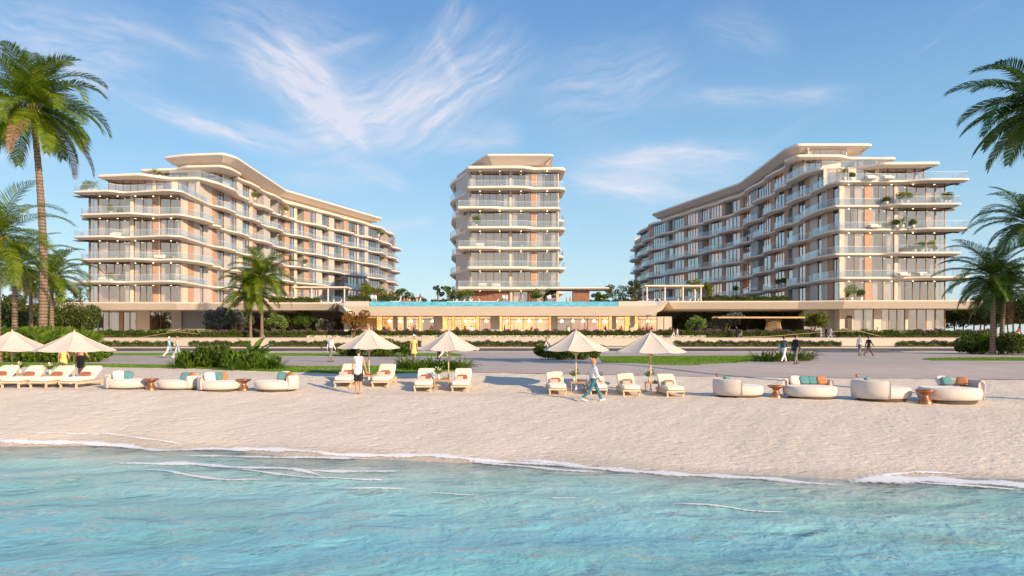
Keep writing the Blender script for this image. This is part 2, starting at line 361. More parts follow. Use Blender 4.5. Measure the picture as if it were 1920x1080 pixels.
def dup(root, loc, rz=0, label=None, sc=None, group=None):
    """a copy of a thing with copies of its parts and sub-parts"""
    r = root.copy(); COL.objects.link(r); r.location = loc; r.rotation_euler = (0,0,rz)
    if sc: r.scale = (sc,sc,sc) if not isinstance(sc, tuple) else sc
    if label: r['label'] = label
    if group: r['group'] = group
    for ch in list(root.children):
        c = ch.copy(); COL.objects.link(c); c.parent = r
        for gch in ch.children:
            d = gch.copy(); COL.objects.link(d); d.parent = c
    return r
def struct(o): o['kind'] = 'structure'; return o
def smooth(x, a, b): 
    t = min(1, max(0, (x-a)/(b-a))); return t*t*(3-2*t)

# ------------------------------------------------------------------ terrain
SHX = [(-150,34),(-60,25.5),(-30,22.6),(-16.1,21.3),(-7,19.6),(1.9,17.4),(11.5,15.8),(30,14.5),(60,13),(150,10)]
Z27 = [(-150,-.25),(-22,-.33),(-6,-.55),(3,-.72),(15,-.8),(150,-.9)]
EDG = [(-150,44,0),(-31,42,0),(-19,37,0),(-9.4,33.4,-.05),(-2.2,35,-.12),(9.6,36,-.4),(18,36.3,-.5),(27,36.5,-.6),(60,38,-.6),(150,40,-.6)]
SEA = -1.6
def shore(x): return float(np.interp(x, [a[0] for a in SHX], [a[1] for a in SHX])) + .28*math.sin(x*.55+1) + .16*math.sin(x*1.3)
def edgeY(x): return float(np.interp(x, [a[0] for a in EDG], [a[1] for a in EDG]))
def edgeZ(x): return float(np.interp(x, [a[0] for a in EDG], [a[2] for a in EDG]))
def hgt(x, y):
    ys = shore(x); ye = edgeY(x); ze = edgeZ(x); z27 = float(np.interp(x, [a[0] for a in Z27], [a[1] for a in Z27]))
    if y < ys: return max(-3.2, SEA - .13*(ys-y))
    if y < 27: return SEA + (z27-SEA)*((y-ys)/(27-ys))**.8
    if y < ye: return z27 + (ze-z27)*smooth(y, ye-7, ye+1)
    if y < 43: return ze*(1-smooth(y, ye, 43))
    return 0.
def P(px, Y): return (px-HX)/FP*Y
def Zp(py, Y): return EYE + (HY-py)/FP*Y
def gpt(px, py):
    """the ground point seen at a pixel of the photograph"""
    y = 12.
    while y < 99:
        if EYE - (py-HY)/FP*y <= hgt(P(px,y), y): break
        y += .1
    return P(px,y), y, hgt(P(px,y), y)

# sand
def grid_sheet(name, xs, yf, nrow, zf, mats):
    V = []; 
    for i in range(nrow):
        for x in xs:
            y = yf(x, i/(nrow-1)); V.append((x, y, zf(x, y)))
    n = len(xs); ii, jj = np.meshgrid(np.arange(nrow-1), np.arange(n-1), indexing='ij')
    a = (ii*n+jj).ravel(); F = np.stack([a, a+1, a+n+1, a+n], 1)
    return npmesh(name, np.array(V), F, mats, smooth=True)
nrs = np.random.RandomState(3)
SN = nrs.rand(61, 61)
def sandz(x, y):
    z = hgt(x, y); k = smooth(y, shore(x)+.3, shore(x)+3)
    return z + k*(.004*math.sin(x*2.1+y*1.3+2*math.sin(y*.9)) + .004*math.sin(x*4.7-y*3.1+1.5*math.sin(x*.8)) + .012*(SN[int(x*3.7) % 61][int(y*3.7) % 61]-.5) + .008*math.sin(x*.5+y*.8))
xs = np.concatenate([np.linspace(-150,-40,40), np.linspace(-39.7,39.7,520), np.linspace(40,150,40)])
m, t = newmat('sand'); g = NG(t); p = g.pos()
n1 = g.noise(p, .5, 4); n2 = g.noise(p, 6, 5, .65); n3 = g.noise(g.scale(p, (2.2, 4.4, 3)), 2.1, 5, .6, .6); n4 = g.noise(p, 60, 3)
vor = g.n('ShaderNodeTexVoronoi', {'Vector': g.scale(p, (1.0, 1.6, 1)), 'Scale': 1.7}).outputs['Distance']
dim = g.mapr(vor, .0, .34, .0, 1.)
c = g.ramp(g.math('ADD', g.math('MULTIPLY', n1, .5), g.math('MULTIPLY', n2, .5)), [(.32, (.69, .605, .495)), (.68, (.80, .715, .60))])
wet = g.n('ShaderNodeAttribute', attribute_name='wet').outputs['Fac']
wetn = g.math('MULTIPLY', wet, 1.0)
c = g.n('ShaderNodeMixRGB', {0: g.math('MULTIPLY', wetn, .55), 1: c, 2: (.50, .42, .33, 1)}).outputs[0]
b1 = g.bump(g.math('ADD', g.math('MULTIPLY', n3, 1.), g.math('MULTIPLY', dim, .5)), .6, .085)
b2 = g.n('ShaderNodeBump', {'Height': g.math('ADD', n2, g.math('MULTIPLY', n4, .3)), 'Strength': .55, 'Distance': .045, 'Normal': b1}).outputs[0]
g.out(g.n('ShaderNodeBsdfPrincipled', {'Base Color': c, 'Roughness': g.mapr(wetn, 0, 1, .9, .25), 'Specular IOR Level': .25, 'Normal': b2}).outputs[0])
sand = grid_sheet('beach_sand', xs, lambda x, f: -6 + (shore(x)-1+6)*(f/.15) if f < .15 else shore(x)-1 + (edgeY(x)+.4-shore(x)+1)*((f-.15)/.85), 200, sandz, 'sand')
struct(sand)
at = sand.data.attributes.new('wet', 'FLOAT', 'POINT')
co = np.empty(len(sand.data.vertices)*3, np.float32); sand.data.vertices.foreach_get('co', co); co = co.reshape(-1, 3)
sh = np.array([shore(x) for x in co[:,0]]) 
at.data.foreach_set('value', np.clip(1-(co[:,1]-sh-.1)/(.75+.4*np.sin(co[:,0]*.9)), 0, 1).astype(np.float32))

# paved promenade sheet, road, terraces
m, t = newmat('paving'); g = NG(t); p = g.pos()
c = g.ramp(g.math('ADD', g.math('MULTIPLY', g.noise(p, .35, 4), .5), g.math('MULTIPLY', g.noise(g.scale(p, (.6, 3, 1)), 1.5, 5), .5)), [(.3, (.39, .34, .305)), (.7, (.52, .46, .415))])
sx = g.n('ShaderNodeSeparateXYZ', {0: p})
j = g.math('LESS_THAN', g.math('PINGPONG', g.math('ADD', g.math('MULTIPLY', sx.outputs[0], .16), g.math('MULTIPLY', sx.outputs[1], .24)), .5), .008)
c = g.n('ShaderNodeMixRGB', {0: g.math('MULTIPLY', j, .5), 1: c, 2: (.2, .18, .17, 1)}).outputs[0]
g.out(g.n('ShaderNodeBsdfPrincipled', {'Base Color': c, 'Roughness': .75, 'Normal': g.bump(g.noise(p, 25, 3), .3, .01)}).outputs[0])
xs2 = np.linspace(-150, 150, 201)
pav = struct(grid_sheet('promenade_paving', xs2, lambda x, f: edgeY(x) + (72-edgeY(x))*f, 60, lambda x, y: hgt(x, y)+.012, 'paving'))
road = MB(); road.box(-400, 400, 72.2, 98.2, -.3, -.10); struct(road.build('road', 'asphalt'))
kb = MB(); kb.box(-400, 400, 71.6, 72.2, -.35, .06); kb.box(-400, 400, 98.2, 99.0, -.35, .06); struct(kb.build('kerb', 'kerb'))
ln = MB()
for x in np.arange(-100, 100, 6.): ln.box(x, x+3, 84.9, 85.1, -.1, -.094)
ln.box(14, 140, 73.2, 73.5, -.1, -.094); struct(ln.build('road_marking', 'line_paint'))
cl = MB()   # pale curved inlay line in the paving
cpts = [gpt(1225,697), gpt(1262,693), gpt(1300,689), gpt(1336,685)]
for i in range(len(cpts)-1):
    a, b = Vector(cpts[i]), Vector(cpts[i+1]); n = (b-a).cross(Vector((0,0,1))).normalized()*.11; u = Vector((0,0,.02))
    cl.add([a-n+u, b-n+u, b+n+u, a+n+u], [(0,1,2,3)])
struct(cl.build('paving_line', 'line_paint'))
tr = MB(); tr.box(-900, 900, 99.5, 1500, .2, 1.3); struct(tr.build('terrace_ground', 'deck_stone'))
gd = MB(); gd.box(-9000, 9000, 150, 9000, -.2, 1.2); gd.box(-900, -150, 20, 99.6, -1, -.2); gd.box(150, 900, 20, 99.6, -1, -.2); struct(gd.build('land', 'soil'))
# grass lawns: low turf slab + blades
def lawn(name, poly, z=.03):
    m_ = MB(); n = len(poly); zz = [hgt(x, y) for x, y in poly]
    vs = [(x, y, q-.05) for (x, y), q in zip(poly, zz)] + [(x, y, q+z) for (x, y), q in zip(poly, zz)]
    m_.add(vs, [tuple(range(n))[::-1], tuple(range(n, 2*n))] + [(i, (i+1)%n, n+(i+1)%n, n+i) for i in range(n)])
    o = m_.build(name, 'turf'); return struct(o)
m, t = newmat('turf'); g = NG(t); p = g.pos()
c = g.ramp(g.math('ADD', g.math('MULTIPLY', g.noise(p, .6, 3), .5), g.math('MULTIPLY', g.noise(p, 12, 4), .5)), [(.3, (.09, .18, .014)), (.7, (.15, .28, .025))])
g.out(g.n('ShaderNodeBsdfPrincipled', {'Base Color': c, 'Roughness': .9, 'Normal': g.bump(g.noise(p, 40, 4), .9, .06)}).outputs[0])
def g2(px, py): a = gpt(px, py); return a[:2]
LAWN = [[g2(-120,680), g2(0,681), g2(165,683), g2(400,687), g2(640,688), g2(740,687), g2(850,690), g2(862,695), g2(800,699), g2(700,702), g2(600,700), g2(500,697), g2(300,690), g2(150,688), g2(-120,686)],
        [(-75,59),(P(165,60),60),(P(860,57),57),(P(870,60),60.5),(P(850,66),66),(P(165,66),66),(-75,66)],
        [g2(1122,669), g2(1440,667.8), g2(1445,672), g2(1425,677), g2(1380,681), g2(1300,686), g2(1230,684.5), g2(1130,680)],
        [(P(1727,50),50.0),(P(1760,47),47.5),(P(1980,47),47),(P(1980,53),54),(P(1780,53),53.5),(P(1740,52),52)]]
m = MATS['turf']
def bl(poly, dens, hgt_=.07, seed=1):
    rs = np.random.RandomState(seed); A = np.array(poly); lo = A.min(0); hi = A.max(0)
    n = int(dens*(hi-lo).prod()); q = rs.rand(n, 2)*(hi-lo)+lo
    ins = np.zeros(n, bool); j = len(A)-1
    for i in range(len(A)):
        xi, yi = A[i]; xj, yj = A[j]
        c = ((yi > q[:,1]) != (yj > q[:,1])) & (q[:,0] < (xj-xi)*(q[:,1]-yi)/(yj-yi+1e-9)+xi); ins ^= c; j = i
    q = q[ins]; n = len(q); z = np.array([hgt(*k) for k in q])+.02
    a = rs.rand(n)*2*np.pi; h = hgt_*(.5+rs.rand(n)); wd = .012+.01*rs.rand(n)
    b0 = np.stack([q[:,0]-np.cos(a)*wd, q[:,1]-np.sin(a)*wd, z], 1); b1 = np.stack([q[:,0]+np.cos(a)*wd, q[:,1]+np.sin(a)*wd, z], 1)
    tp = np.stack([q[:,0]+(rs.rand(n)-.5)*.05, q[:,1]+(rs.rand(n)-.5)*.05, z+h], 1)
    V = np.stack([b0, b1, tp], 1).reshape(-1, 3); F = np.arange(n*3).reshape(-1, 3)
    return V, F
Vs = []; Fs = []; k = 0
for i, pl in enumerate(LAWN):
    lawn('lawn', pl); V, F = bl(pl, (160, 60, 160, 70)[i], seed=i); Vs.append(V); Fs.append(F+k); k += len(V)
tag(npmesh('grass', np.concatenate(Vs), np.concatenate(Fs), 'grass_blade'), 'short mown green grass of the strips beside the promenade', 'grass', kind='stuff')

# ------------------------------------------------------------------ sea
m, t = newmat('sea_water'); g = NG(t); p = g.pos()
dp = g.n('ShaderNodeAttribute', attribute_name='depth').outputs['Fac']
big = g.noise(g.scale(p, (.8, 1.3, 1)), .16, 3, .5, .5)
dcol = g.ramp(g.math('ADD', dp, g.math('MULTIPLY', g.math('SUBTRACT', big, .5), .6)), [(.0, (.80, .84, .72)), (.22, (.37, .64, .60)), (.75, (.20, .52, .61))])
gp = g.noise(g.scale(p, (.5, 1.1, 1)), .22, 4, .6, .8)
dcol = g.n('ShaderNodeMixRGB', {0: g.mapr(gp, .48, .64, 0., .6), 1: dcol, 2: (.20, .43, .36, 1)}).outputs[0]
wv = g.noise(g.scale(p, (.8, 1.25, 1), (0, 0, .25)), 1.15, 2, .45, .6)
wv2 = g.noise(g.scale(p, (1., 1.45, 1), (0, 0, -.35)), 3.4, 2, .5, .5)
wv3 = g.noise(g.scale(p, (1., 1.5, 1)), 14, 3, .5, .4)
bm = g.bump(wv, .45, .34)
bm = g.n('ShaderNodeBump', {'Height': wv2, 'Strength': .5, 'Distance': .10, 'Normal': bm}).outputs[0]
bm = g.n('ShaderNodeBump', {'Height': wv3, 'Strength': .5, 'Distance': .03, 'Normal': bm}).outputs[0]
body = g.n('ShaderNodeBsdfDiffuse', {'Color': dcol, 'Normal': bm}).outputs[0]
tr_ = g.n('ShaderNodeBsdfTransparent', {'Color': (.86, .98, .96, 1)}).outputs[0]
tf = g.mapr(g.math('ADD', dp, g.math('MULTIPLY', g.math('SUBTRACT', wv, .5), .22)), .0, .30, .62, .04)
body = g.n('ShaderNodeMixShader', {0: tf, 1: body, 2: tr_}).outputs[0]
gl = g.n('ShaderNodeBsdfGlossy', {'Color': (1, 1, 1, 1), 'Roughness': .04, 'Normal': bm}).outputs[0]
fr = g.n('ShaderNodeFresnel', {'IOR': 1.33, 'Normal': bm}).outputs[0]
g.out(g.n('ShaderNodeMixShader', {0: g.math('MULTIPLY', fr, .85), 1: body, 2: gl}).outputs[0])
xs3 = np.concatenate([[-2000,-600], np.linspace(-150,-32,30), np.linspace(-31.8,31.8,400), np.linspace(32,150,30), [600,2000]])
def seaz(x, y):
    k = smooth(shore(x)-y, -.5, 4) if abs(x) < 140 else 0
    return SEA + k*(.03*math.sin(y*1.9+x*.35+1.2*math.sin(x*.3)) + .018*math.sin(y*3.7-x*1.1+math.sin(x*.9)) + .012*math.sin(x*3.3+y*4.1+math.sin(y*2.)))
ROWS = [-1500, -300, -60, -20, -5] + list(np.linspace(0, 1, 150))
def seay(x, i):
    v = ROWS[i]; return v if i < 5 else 4 + (shore(max(-150, min(150, x)))+1.2-4)*v
V = [(x, seay(x, i), seaz(x, seay(x, i))) for i in range(len(ROWS)) for x in xs3]; n = len(xs3)
ii, jj = np.meshgrid(np.arange(len(ROWS)-1), np.arange(n-1), indexing='ij'); a = (ii*n+jj).ravel()
sea = struct(npmesh('sea_water', np.array(V), np.stack([a, a+1, a+n+1, a+n], 1), 'sea_water', smooth=True))
at = sea.data.attributes.new('depth', 'FLOAT', 'POINT'); V = np.array(V)
at.data.foreach_set('value', np.clip((np.array([shore(max(-150, min(150, x))) for x in V[:,0]])-V[:,1])/9., 0, 1).astype(np.float32))
# foam
m, t = newmat('foam'); g = NG(t); p = g.pos()
n = g.noise(g.scale(p, (1, 1.6, 1)), 9, 6, .75, .6); ed = g.n('ShaderNodeAttribute', attribute_name='core').outputs['Fac']
al = g.mapr(g.math('ADD', g.math('MULTIPLY', ed, .62), n), .76, .98)
df = g.n('ShaderNodeBsdfPrincipled', {'Base Color': (.82, .84, .86, 1), 'Roughness': .9}).outputs[0]
g.out(g.n('ShaderNodeMixShader', {0: al, 1: g.n('ShaderNodeBsdfTransparent').outputs[0], 2: df}).outputs[0])
FOAM = [([(25,817),(110,814),(135,817),(200,814),(250,822),(360,838)], .05), ([(-60,829),(0,830),(60,831),(150,832),(230,838),(300,846),(400,843),(480,844),(560,848),(620,855)], .13),
    ([(560,846),(620,856),(700,857),(760,856),(820,856),(900,865),(960,869),(1030,872),(1100,882)], .12), ([(960,867),(1030,868),(1100,878),(1200,886),(1250,890),(1320,893),(1440,899),(1520,908),(1590,912)], .20),
    ([(1590,906),(1640,901),(1740,901),(1830,906),(1920,911),(1990,915)], .30), ([(1640,897),(1660,892),(1735,887),(1810,894)], .06), ([(1700,905),(1800,912),(1920,921)], .10),
    ([(200,870),(270,870),(350,869),(425,875),(550,880),(590,888),(610,897)], .09), ([(247,880),(300,881),(350,892),(430,904),(475,902),(508,908)], .055),
    ([(435,877),(500,887),(590,899),(650,901),(765,899)], .05), ([(625,918),(700,920),(770,923)], .04), ([(802,925),(850,929),(900,934)], .03),
    ([(1027,939),(1087,938)], .022), ([(1255,944),(1350,952),(1410,961),(1492,966)], .035), ([(565,882),(650,884),(755,884)], .07), ([(330,855),(450,858),(600,860),(700,862)], .07),
    ([(870,866),(960,874),(1060,884),(1130,887)],.07)]
FV = []; FC = []; FF = []
for fi, (pts, wd) in enumerate(FOAM):
    wd *= 1.45 if fi >= 7 else 1
    W = []
    for q, (px, py) in enumerate(pts):
        Y = (EYE-SEA)*FP/(py-HY); X = P(px, Y)
        if Y > shore(X): X, Y, _ = gpt(px, py)
        W.append((X, Y))
    W = np.array(W); s = np.r_[0, np.cumsum(np.hypot(*np.diff(W, axis=0).T))]; N = max(12, int(s[-1]/.08))
    u = np.linspace(0, s[-1], N); X = np.interp(u, s, W[:,0]); Y = np.interp(u, s, W[:,1])
    ker = np.hanning(15); ker /= ker.sum(); Y = np.convolve(np.pad(Y, 7, 'edge'), ker, 'valid')
    V = []; C = []
    for i in range(N):
        e = min(1, i/(N*.12+1), (N-1-i)/(N*.12+1)); wj = wd*.8*(.55+.5*e)*(1+.35*math.sin(u[i]*5+wd*90)+.3*rnd.random())*4.2
        for k, (o, cc) in enumerate(((-1, 0), (-.35, .8), (.15, 1), (1, 0))):
            x, y = X[i], Y[i]+o*wj*.5; zz = max(seaz(x, y), sandz(x, y) if y > shore(x)-1.5 else -9)
            V.append((x, y, zz+.012+(.02 if k in (1, 2) else 0))); C.append(cc*(.5+.5*e))
    FF += [(len(FV)+i*4+k, len(FV)+(i+1)*4+k, len(FV)+(i+1)*4+k+1, len(FV)+i*4+k+1) for i in range(N-1) for k in range(3)]
    FV += V; FC += C
o = npmesh('foam', np.array(FV), np.array(FF), 'foam', smooth=True); o.data.attributes.new('core', 'FLOAT', 'POINT').data.foreach_set('value', np.array(FC, np.float32))
tag(o, 'thin broken lines of white foam on the water and its edge', 'foam', kind='stuff')
# ------------------------------------------------------------------ buildings
FL = 4.0; Z0 = 7.4
def zk(k): return Z0 + FL*k
def raypath(path, px):
    """where the sight line of a pixel column crosses a wall line"""
    best = None
    for i in range(len(path)-1):
        (x0, y0), (x1, y1) = path[i], path[i+1]; t_ = (px-HX)/FP
        den = (x1-x0) - t_*(y1-y0)
        if abs(den) < 1e-9: continue
        u = (t_*y0 - x0)/den
        if -.02 <= u <= 1.02: return (x0+(x1-x0)*u, y0+(y1-y0)*u)
    return path[-1] if abs((path[-1][0]/path[-1][1]) - (px-HX)/FP) < abs((path[0][0]/path[0][1]) - (px-HX)/FP) else path[0]
def nrm(A, B, side):
    d = Vector((B[0]-A[0], B[1]-A[1])).normalized(); n = Vector((d.y, -d.x))*side
    return (n.x, n.y)
def chaikin(P_, it=2, keep=()):
    for _ in range(it):
        Q = []
        for i in range(len(P_)):
            a, b = P_[i], P_[(i+1) % len(P_)]
            L = math.hypot(b[0]-a[0], b[1]-a[1]); c = min(.25, .38/(L+1e-6))
            Q += [(a[0]+(b[0]-a[0])*c, a[1]+(b[1]-a[1])*c), (b[0]-(b[0]-a[0])*c, b[1]-(b[1]-a[1])*c)]
        P_ = Q
    return P_
def offset(Pl, d):
    """polygon (counter-clockwise) moved inwards by d"""
    n = len(Pl); out = []
    for i in range(n):
        a, b, c = Vector(Pl[i-1]), Vector(Pl[i]), Vector(Pl[(i+1) % n])
        e0 = (b-a); e1 = (c-b)
        e0 = e0.normalized() if e0.length > 1e-6 else Vector((1,0)); e1 = e1.normalized() if e1.length > 1e-6 else e0
        n0 = Vector((-e0.y, e0.x)); n1 = Vector((-e1.y, e1.x)); m_ = n0+n1
        m_ = m_/max(.6, m_.length_squared)*2 if m_.length > .2 else n0
        out.append((b.x+m_.x*d, b.y+m_.y*d))
    return out
def ccw(Pl):
    a = sum(Pl[i][0]*Pl[(i+1) % len(Pl)][1]-Pl[(i+1) % len(Pl)][0]*Pl[i][1] for i in range(len(Pl)))
    return Pl if a > 0 else Pl[::-1]
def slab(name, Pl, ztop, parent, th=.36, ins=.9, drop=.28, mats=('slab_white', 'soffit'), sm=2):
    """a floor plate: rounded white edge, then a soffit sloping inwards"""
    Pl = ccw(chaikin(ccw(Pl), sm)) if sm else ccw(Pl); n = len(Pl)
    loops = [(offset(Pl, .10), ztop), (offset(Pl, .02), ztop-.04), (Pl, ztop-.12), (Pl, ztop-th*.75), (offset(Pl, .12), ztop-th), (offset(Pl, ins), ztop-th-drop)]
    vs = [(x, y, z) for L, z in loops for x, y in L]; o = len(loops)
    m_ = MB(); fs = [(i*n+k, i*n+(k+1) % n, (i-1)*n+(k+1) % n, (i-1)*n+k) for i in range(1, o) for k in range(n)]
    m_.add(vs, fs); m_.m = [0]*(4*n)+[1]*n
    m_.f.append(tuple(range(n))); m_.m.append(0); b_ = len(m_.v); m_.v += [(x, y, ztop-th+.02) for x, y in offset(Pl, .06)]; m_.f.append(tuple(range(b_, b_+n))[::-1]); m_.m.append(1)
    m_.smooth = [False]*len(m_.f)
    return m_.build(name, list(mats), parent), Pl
def balustrade(Pl, z, parent, cond, h=1.1, ins=.13):
    Q = offset(Pl, ins); n = len(Q); gm = MB(); last = None
    for i in range(n):
        a, b = Q[i], Q[(i+1) % n]; mid = ((a[0]+b[0])/2, (a[1]+b[1])/2)
        if math.hypot(a[0]-b[0], a[1]-b[1]) < .02 or not cond(mid): continue
        nn = nrm(a, b, 1)
        gm.slabwall(a, b, nn, -.012, .012, z, z+h, 0); gm.slabwall(a, b, nn, -.02, .02, z+h, z+h+.035, 1)
        L = math.hypot(a[0]-b[0], a[1]-b[1])
    if gm.v: return gm.build('balustrade', ['rail_glass', 'white_metal'], parent)
def rail_posts(Pl): pass
class Facade:
    """collects the pieces of one building, then links them as its parts"""
    def __init__(s, root): s.root = root; s.mb = {}; s.win = []; s.cid = 0
    def g(s, k):
        if k in ('wall', 'cladding', 'grey_wall', 'pale_wall', 'warm_wall', 'lit_reveal', 'partition') and s.cid: k = (k, s.cid)
        if k not in s.mb: s.mb[k] = MB()
        return s.mb[k]
    def bay(s, A, B, side, z0, z1, typ, r):
        n = nrm(A, B, side); L = math.hypot(B[0]-A[0], B[1]-A[1])
        if L < .05: return
        s.cid = (round(A[0]*2), round(A[1]*2))
        lerp = lambda u: (A[0]+(B[0]-A[0])*u, A[1]+(B[1]-A[1])*u)
        if typ in 'wbgt':
            k = {'w': 'wall', 'b': 'cladding', 'g': 'grey_wall', 't': 'pale_wall'}[typ]
            s.g(k).slabwall(A, B, n, -.3, .10 if typ != 'b' else .07, z0, z1)
            if typ in 'wt' and L > 99:      # reveal joints
                k2 = max(1, int(L/1.1))
                for q in range(1, k2+1): 
                    u = q/(k2+1); s.g('joint').slabwall(lerp(u-.02/L), lerp(u+.02/L), n, .095, .104, z0, z1)
            return
        rec = 0.0
        if typ in 'LlM': rec = -1.5
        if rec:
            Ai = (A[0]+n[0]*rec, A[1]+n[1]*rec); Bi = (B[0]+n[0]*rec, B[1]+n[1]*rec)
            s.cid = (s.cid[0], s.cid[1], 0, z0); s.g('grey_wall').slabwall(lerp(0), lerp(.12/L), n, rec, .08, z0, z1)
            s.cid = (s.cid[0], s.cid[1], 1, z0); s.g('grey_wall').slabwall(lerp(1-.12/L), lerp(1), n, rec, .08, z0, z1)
        else: Ai, Bi = A, B
        li = lambda u: (Ai[0]+(Bi[0]-Ai[0])*u, Ai[1]+(Bi[1]-Ai[1])*u)
        pane = MB(); fr = MB(); nm = max(1, round(L/ r.choice((1.25, 1.5, 1.7))))
        # a real thin pane
        pane.slabwall(li(0), li(1), n, -.06, -.045, z0, z1)
        e = .05/L
        for q in range(nm+1):
            u = min(1-e, max(e, q/nm)); fr.slabwall(li(u-e), li(u+e), n, -.12, .03, z0, z1)
        fr.slabwall(li(0), li(1), n, -.11, .02, z0, z0+.08); fr.slabwall(li(0), li(1), n, -.11, .02, z1-.1, z1)
        cur = MB(); s.win.append((pane, fr, (z1-z0)*L/(A[1]**2), cur))
        if typ == 'C': return
        # room behind
        bk = 3.2
        lit_p = .0 if typ in 'GL' else (.5 if typ in 'Yl' else .85)
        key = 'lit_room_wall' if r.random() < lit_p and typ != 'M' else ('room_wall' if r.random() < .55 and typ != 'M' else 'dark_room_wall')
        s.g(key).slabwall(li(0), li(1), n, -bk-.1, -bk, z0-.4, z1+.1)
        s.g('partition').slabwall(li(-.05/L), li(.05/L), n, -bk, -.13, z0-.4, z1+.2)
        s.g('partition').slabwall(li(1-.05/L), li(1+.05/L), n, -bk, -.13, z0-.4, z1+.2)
        # curtains
        for sd_ in (0, 1):
            if r.random() < .8:
                wd = min(.46, r.choice((.4, .7, 1.1, 1.6))/L); u0, u1 = (.02, wd) if sd_ == 0 else (1-wd, .98)
                cur.slabwall(li(u0), li(u1), n, -.32, -.26, z0+.03, z1-.05)
        if r.random() < .4:      # furniture seen through the pane
            u = r.uniform(.2, .6); s.g('furniture').slabwall(li(u), li(min(.95, u+r.uniform(.8, 1.6)/L)), n, -2.2, -1.2, z0, z0+r.uniform(.5, .9))
        if r.random() < .35:
            u = r.uniform(.3, .7); s.g('furniture').slabwall(li(u), li(min(.95, u+.25/L)), n, -3.15, -2.9, z0+1.2, z0+2.1)
    def row(s, path, side, bays, z0, z1, r):
        for a, b, typ in bays:
            A, B = raypath(path, a), raypath(path, b)
            s.bay(A, B, side, z0, z1, typ, r)
    def finish(s):
        s.cid = 0
        M_ = {'wall': 'facade_white', 'cladding': 'clay_cladding', 'grey_wall': 'grey_panel', 'pale_wall': 'pale_panel', 'joint': 'dark_metal',
              'lit_room_wall': 'lit_room', 'room_wall': 'interior_beige', 'dark_room_wall': 'interior_dark', 'partition': 'interior_beige', 'curtain': 'curtain', 'furniture': 'cushion_cream',
              'warm_wall': 'warm_panel', 'timber_wall': 'timber_boards', 'core': 'interior_dark', 'spot': 'soffit_spot'}
        rn = {'joint': 'wall_joint', 'core': 'core_wall', 'spot': 'soffit_light'}
        for k, m_ in s.mb.items():
            if isinstance(k, tuple): k = k[0]
            m_.build(rn.get(k, k), M_[k], s.root) if k in M_ else None
        s.win.sort(key=lambda q: -q[2])
        for pane, fr, _, cur in s.win[:98]:
            o = pane.build('window', 'window_glass', s.root); fr.build('window_frame', 'bronze', o)
            if cur.v: cur.build('curtain', 'curtain', o)
        if len(s.win) > 98:
            P_, F_, C_ = MB(), MB(), MB()
            for pane, fr, _, cur in s.win[98:]: P_.add(pane.v, pane.f); F_.add(fr.v, fr.f); C_.add(cur.v, cur.f)
            if C_.v: C_.build('curtain', 'curtain', s.root)['kind'] = 'stuff'
            o = P_.build('window', 'window_glass', s.root); o['kind'] = 'stuff'
            f = F_.build('window_frame', 'bronze', s.root); f['kind'] = 'stuff'
def wave(path, side, k, amp=1.05, base=.85, per=13., step=.8, ph0=0.):
    """balcony edge along a wall line: it swells slowly and steps back, shifted on every other floor"""
    P_ = []; S = [0]
    for i in range(len(path)-1): S.append(S[-1]+math.hypot(path[i+1][0]-path[i][0], path[i+1][1]-path[i][1]))
    s_ = 0.; ph = ph0 + (per/2 if k % 2 else 0)
    while s_ < S[-1]:
        i = max(q for q in range(len(S)-1) if S[q] <= s_); u = (s_-S[i])/(S[i+1]-S[i])
        A, B = path[i], path[i+1]; n = nrm(A, B, side)
        f = ((s_+ph) % per)/per
        prof = 0 if f < .30 else ((f-.30)/.22 if f < .52 else (1 if f < .93 else (1-(f-.93)/.07)))
        o = base + amp*prof
        P_.append((A[0]+(B[0]-A[0])*u+n[0]*o, A[1]+(B[1]-A[1])*u+n[1]*o)); s_ += step
    return P_

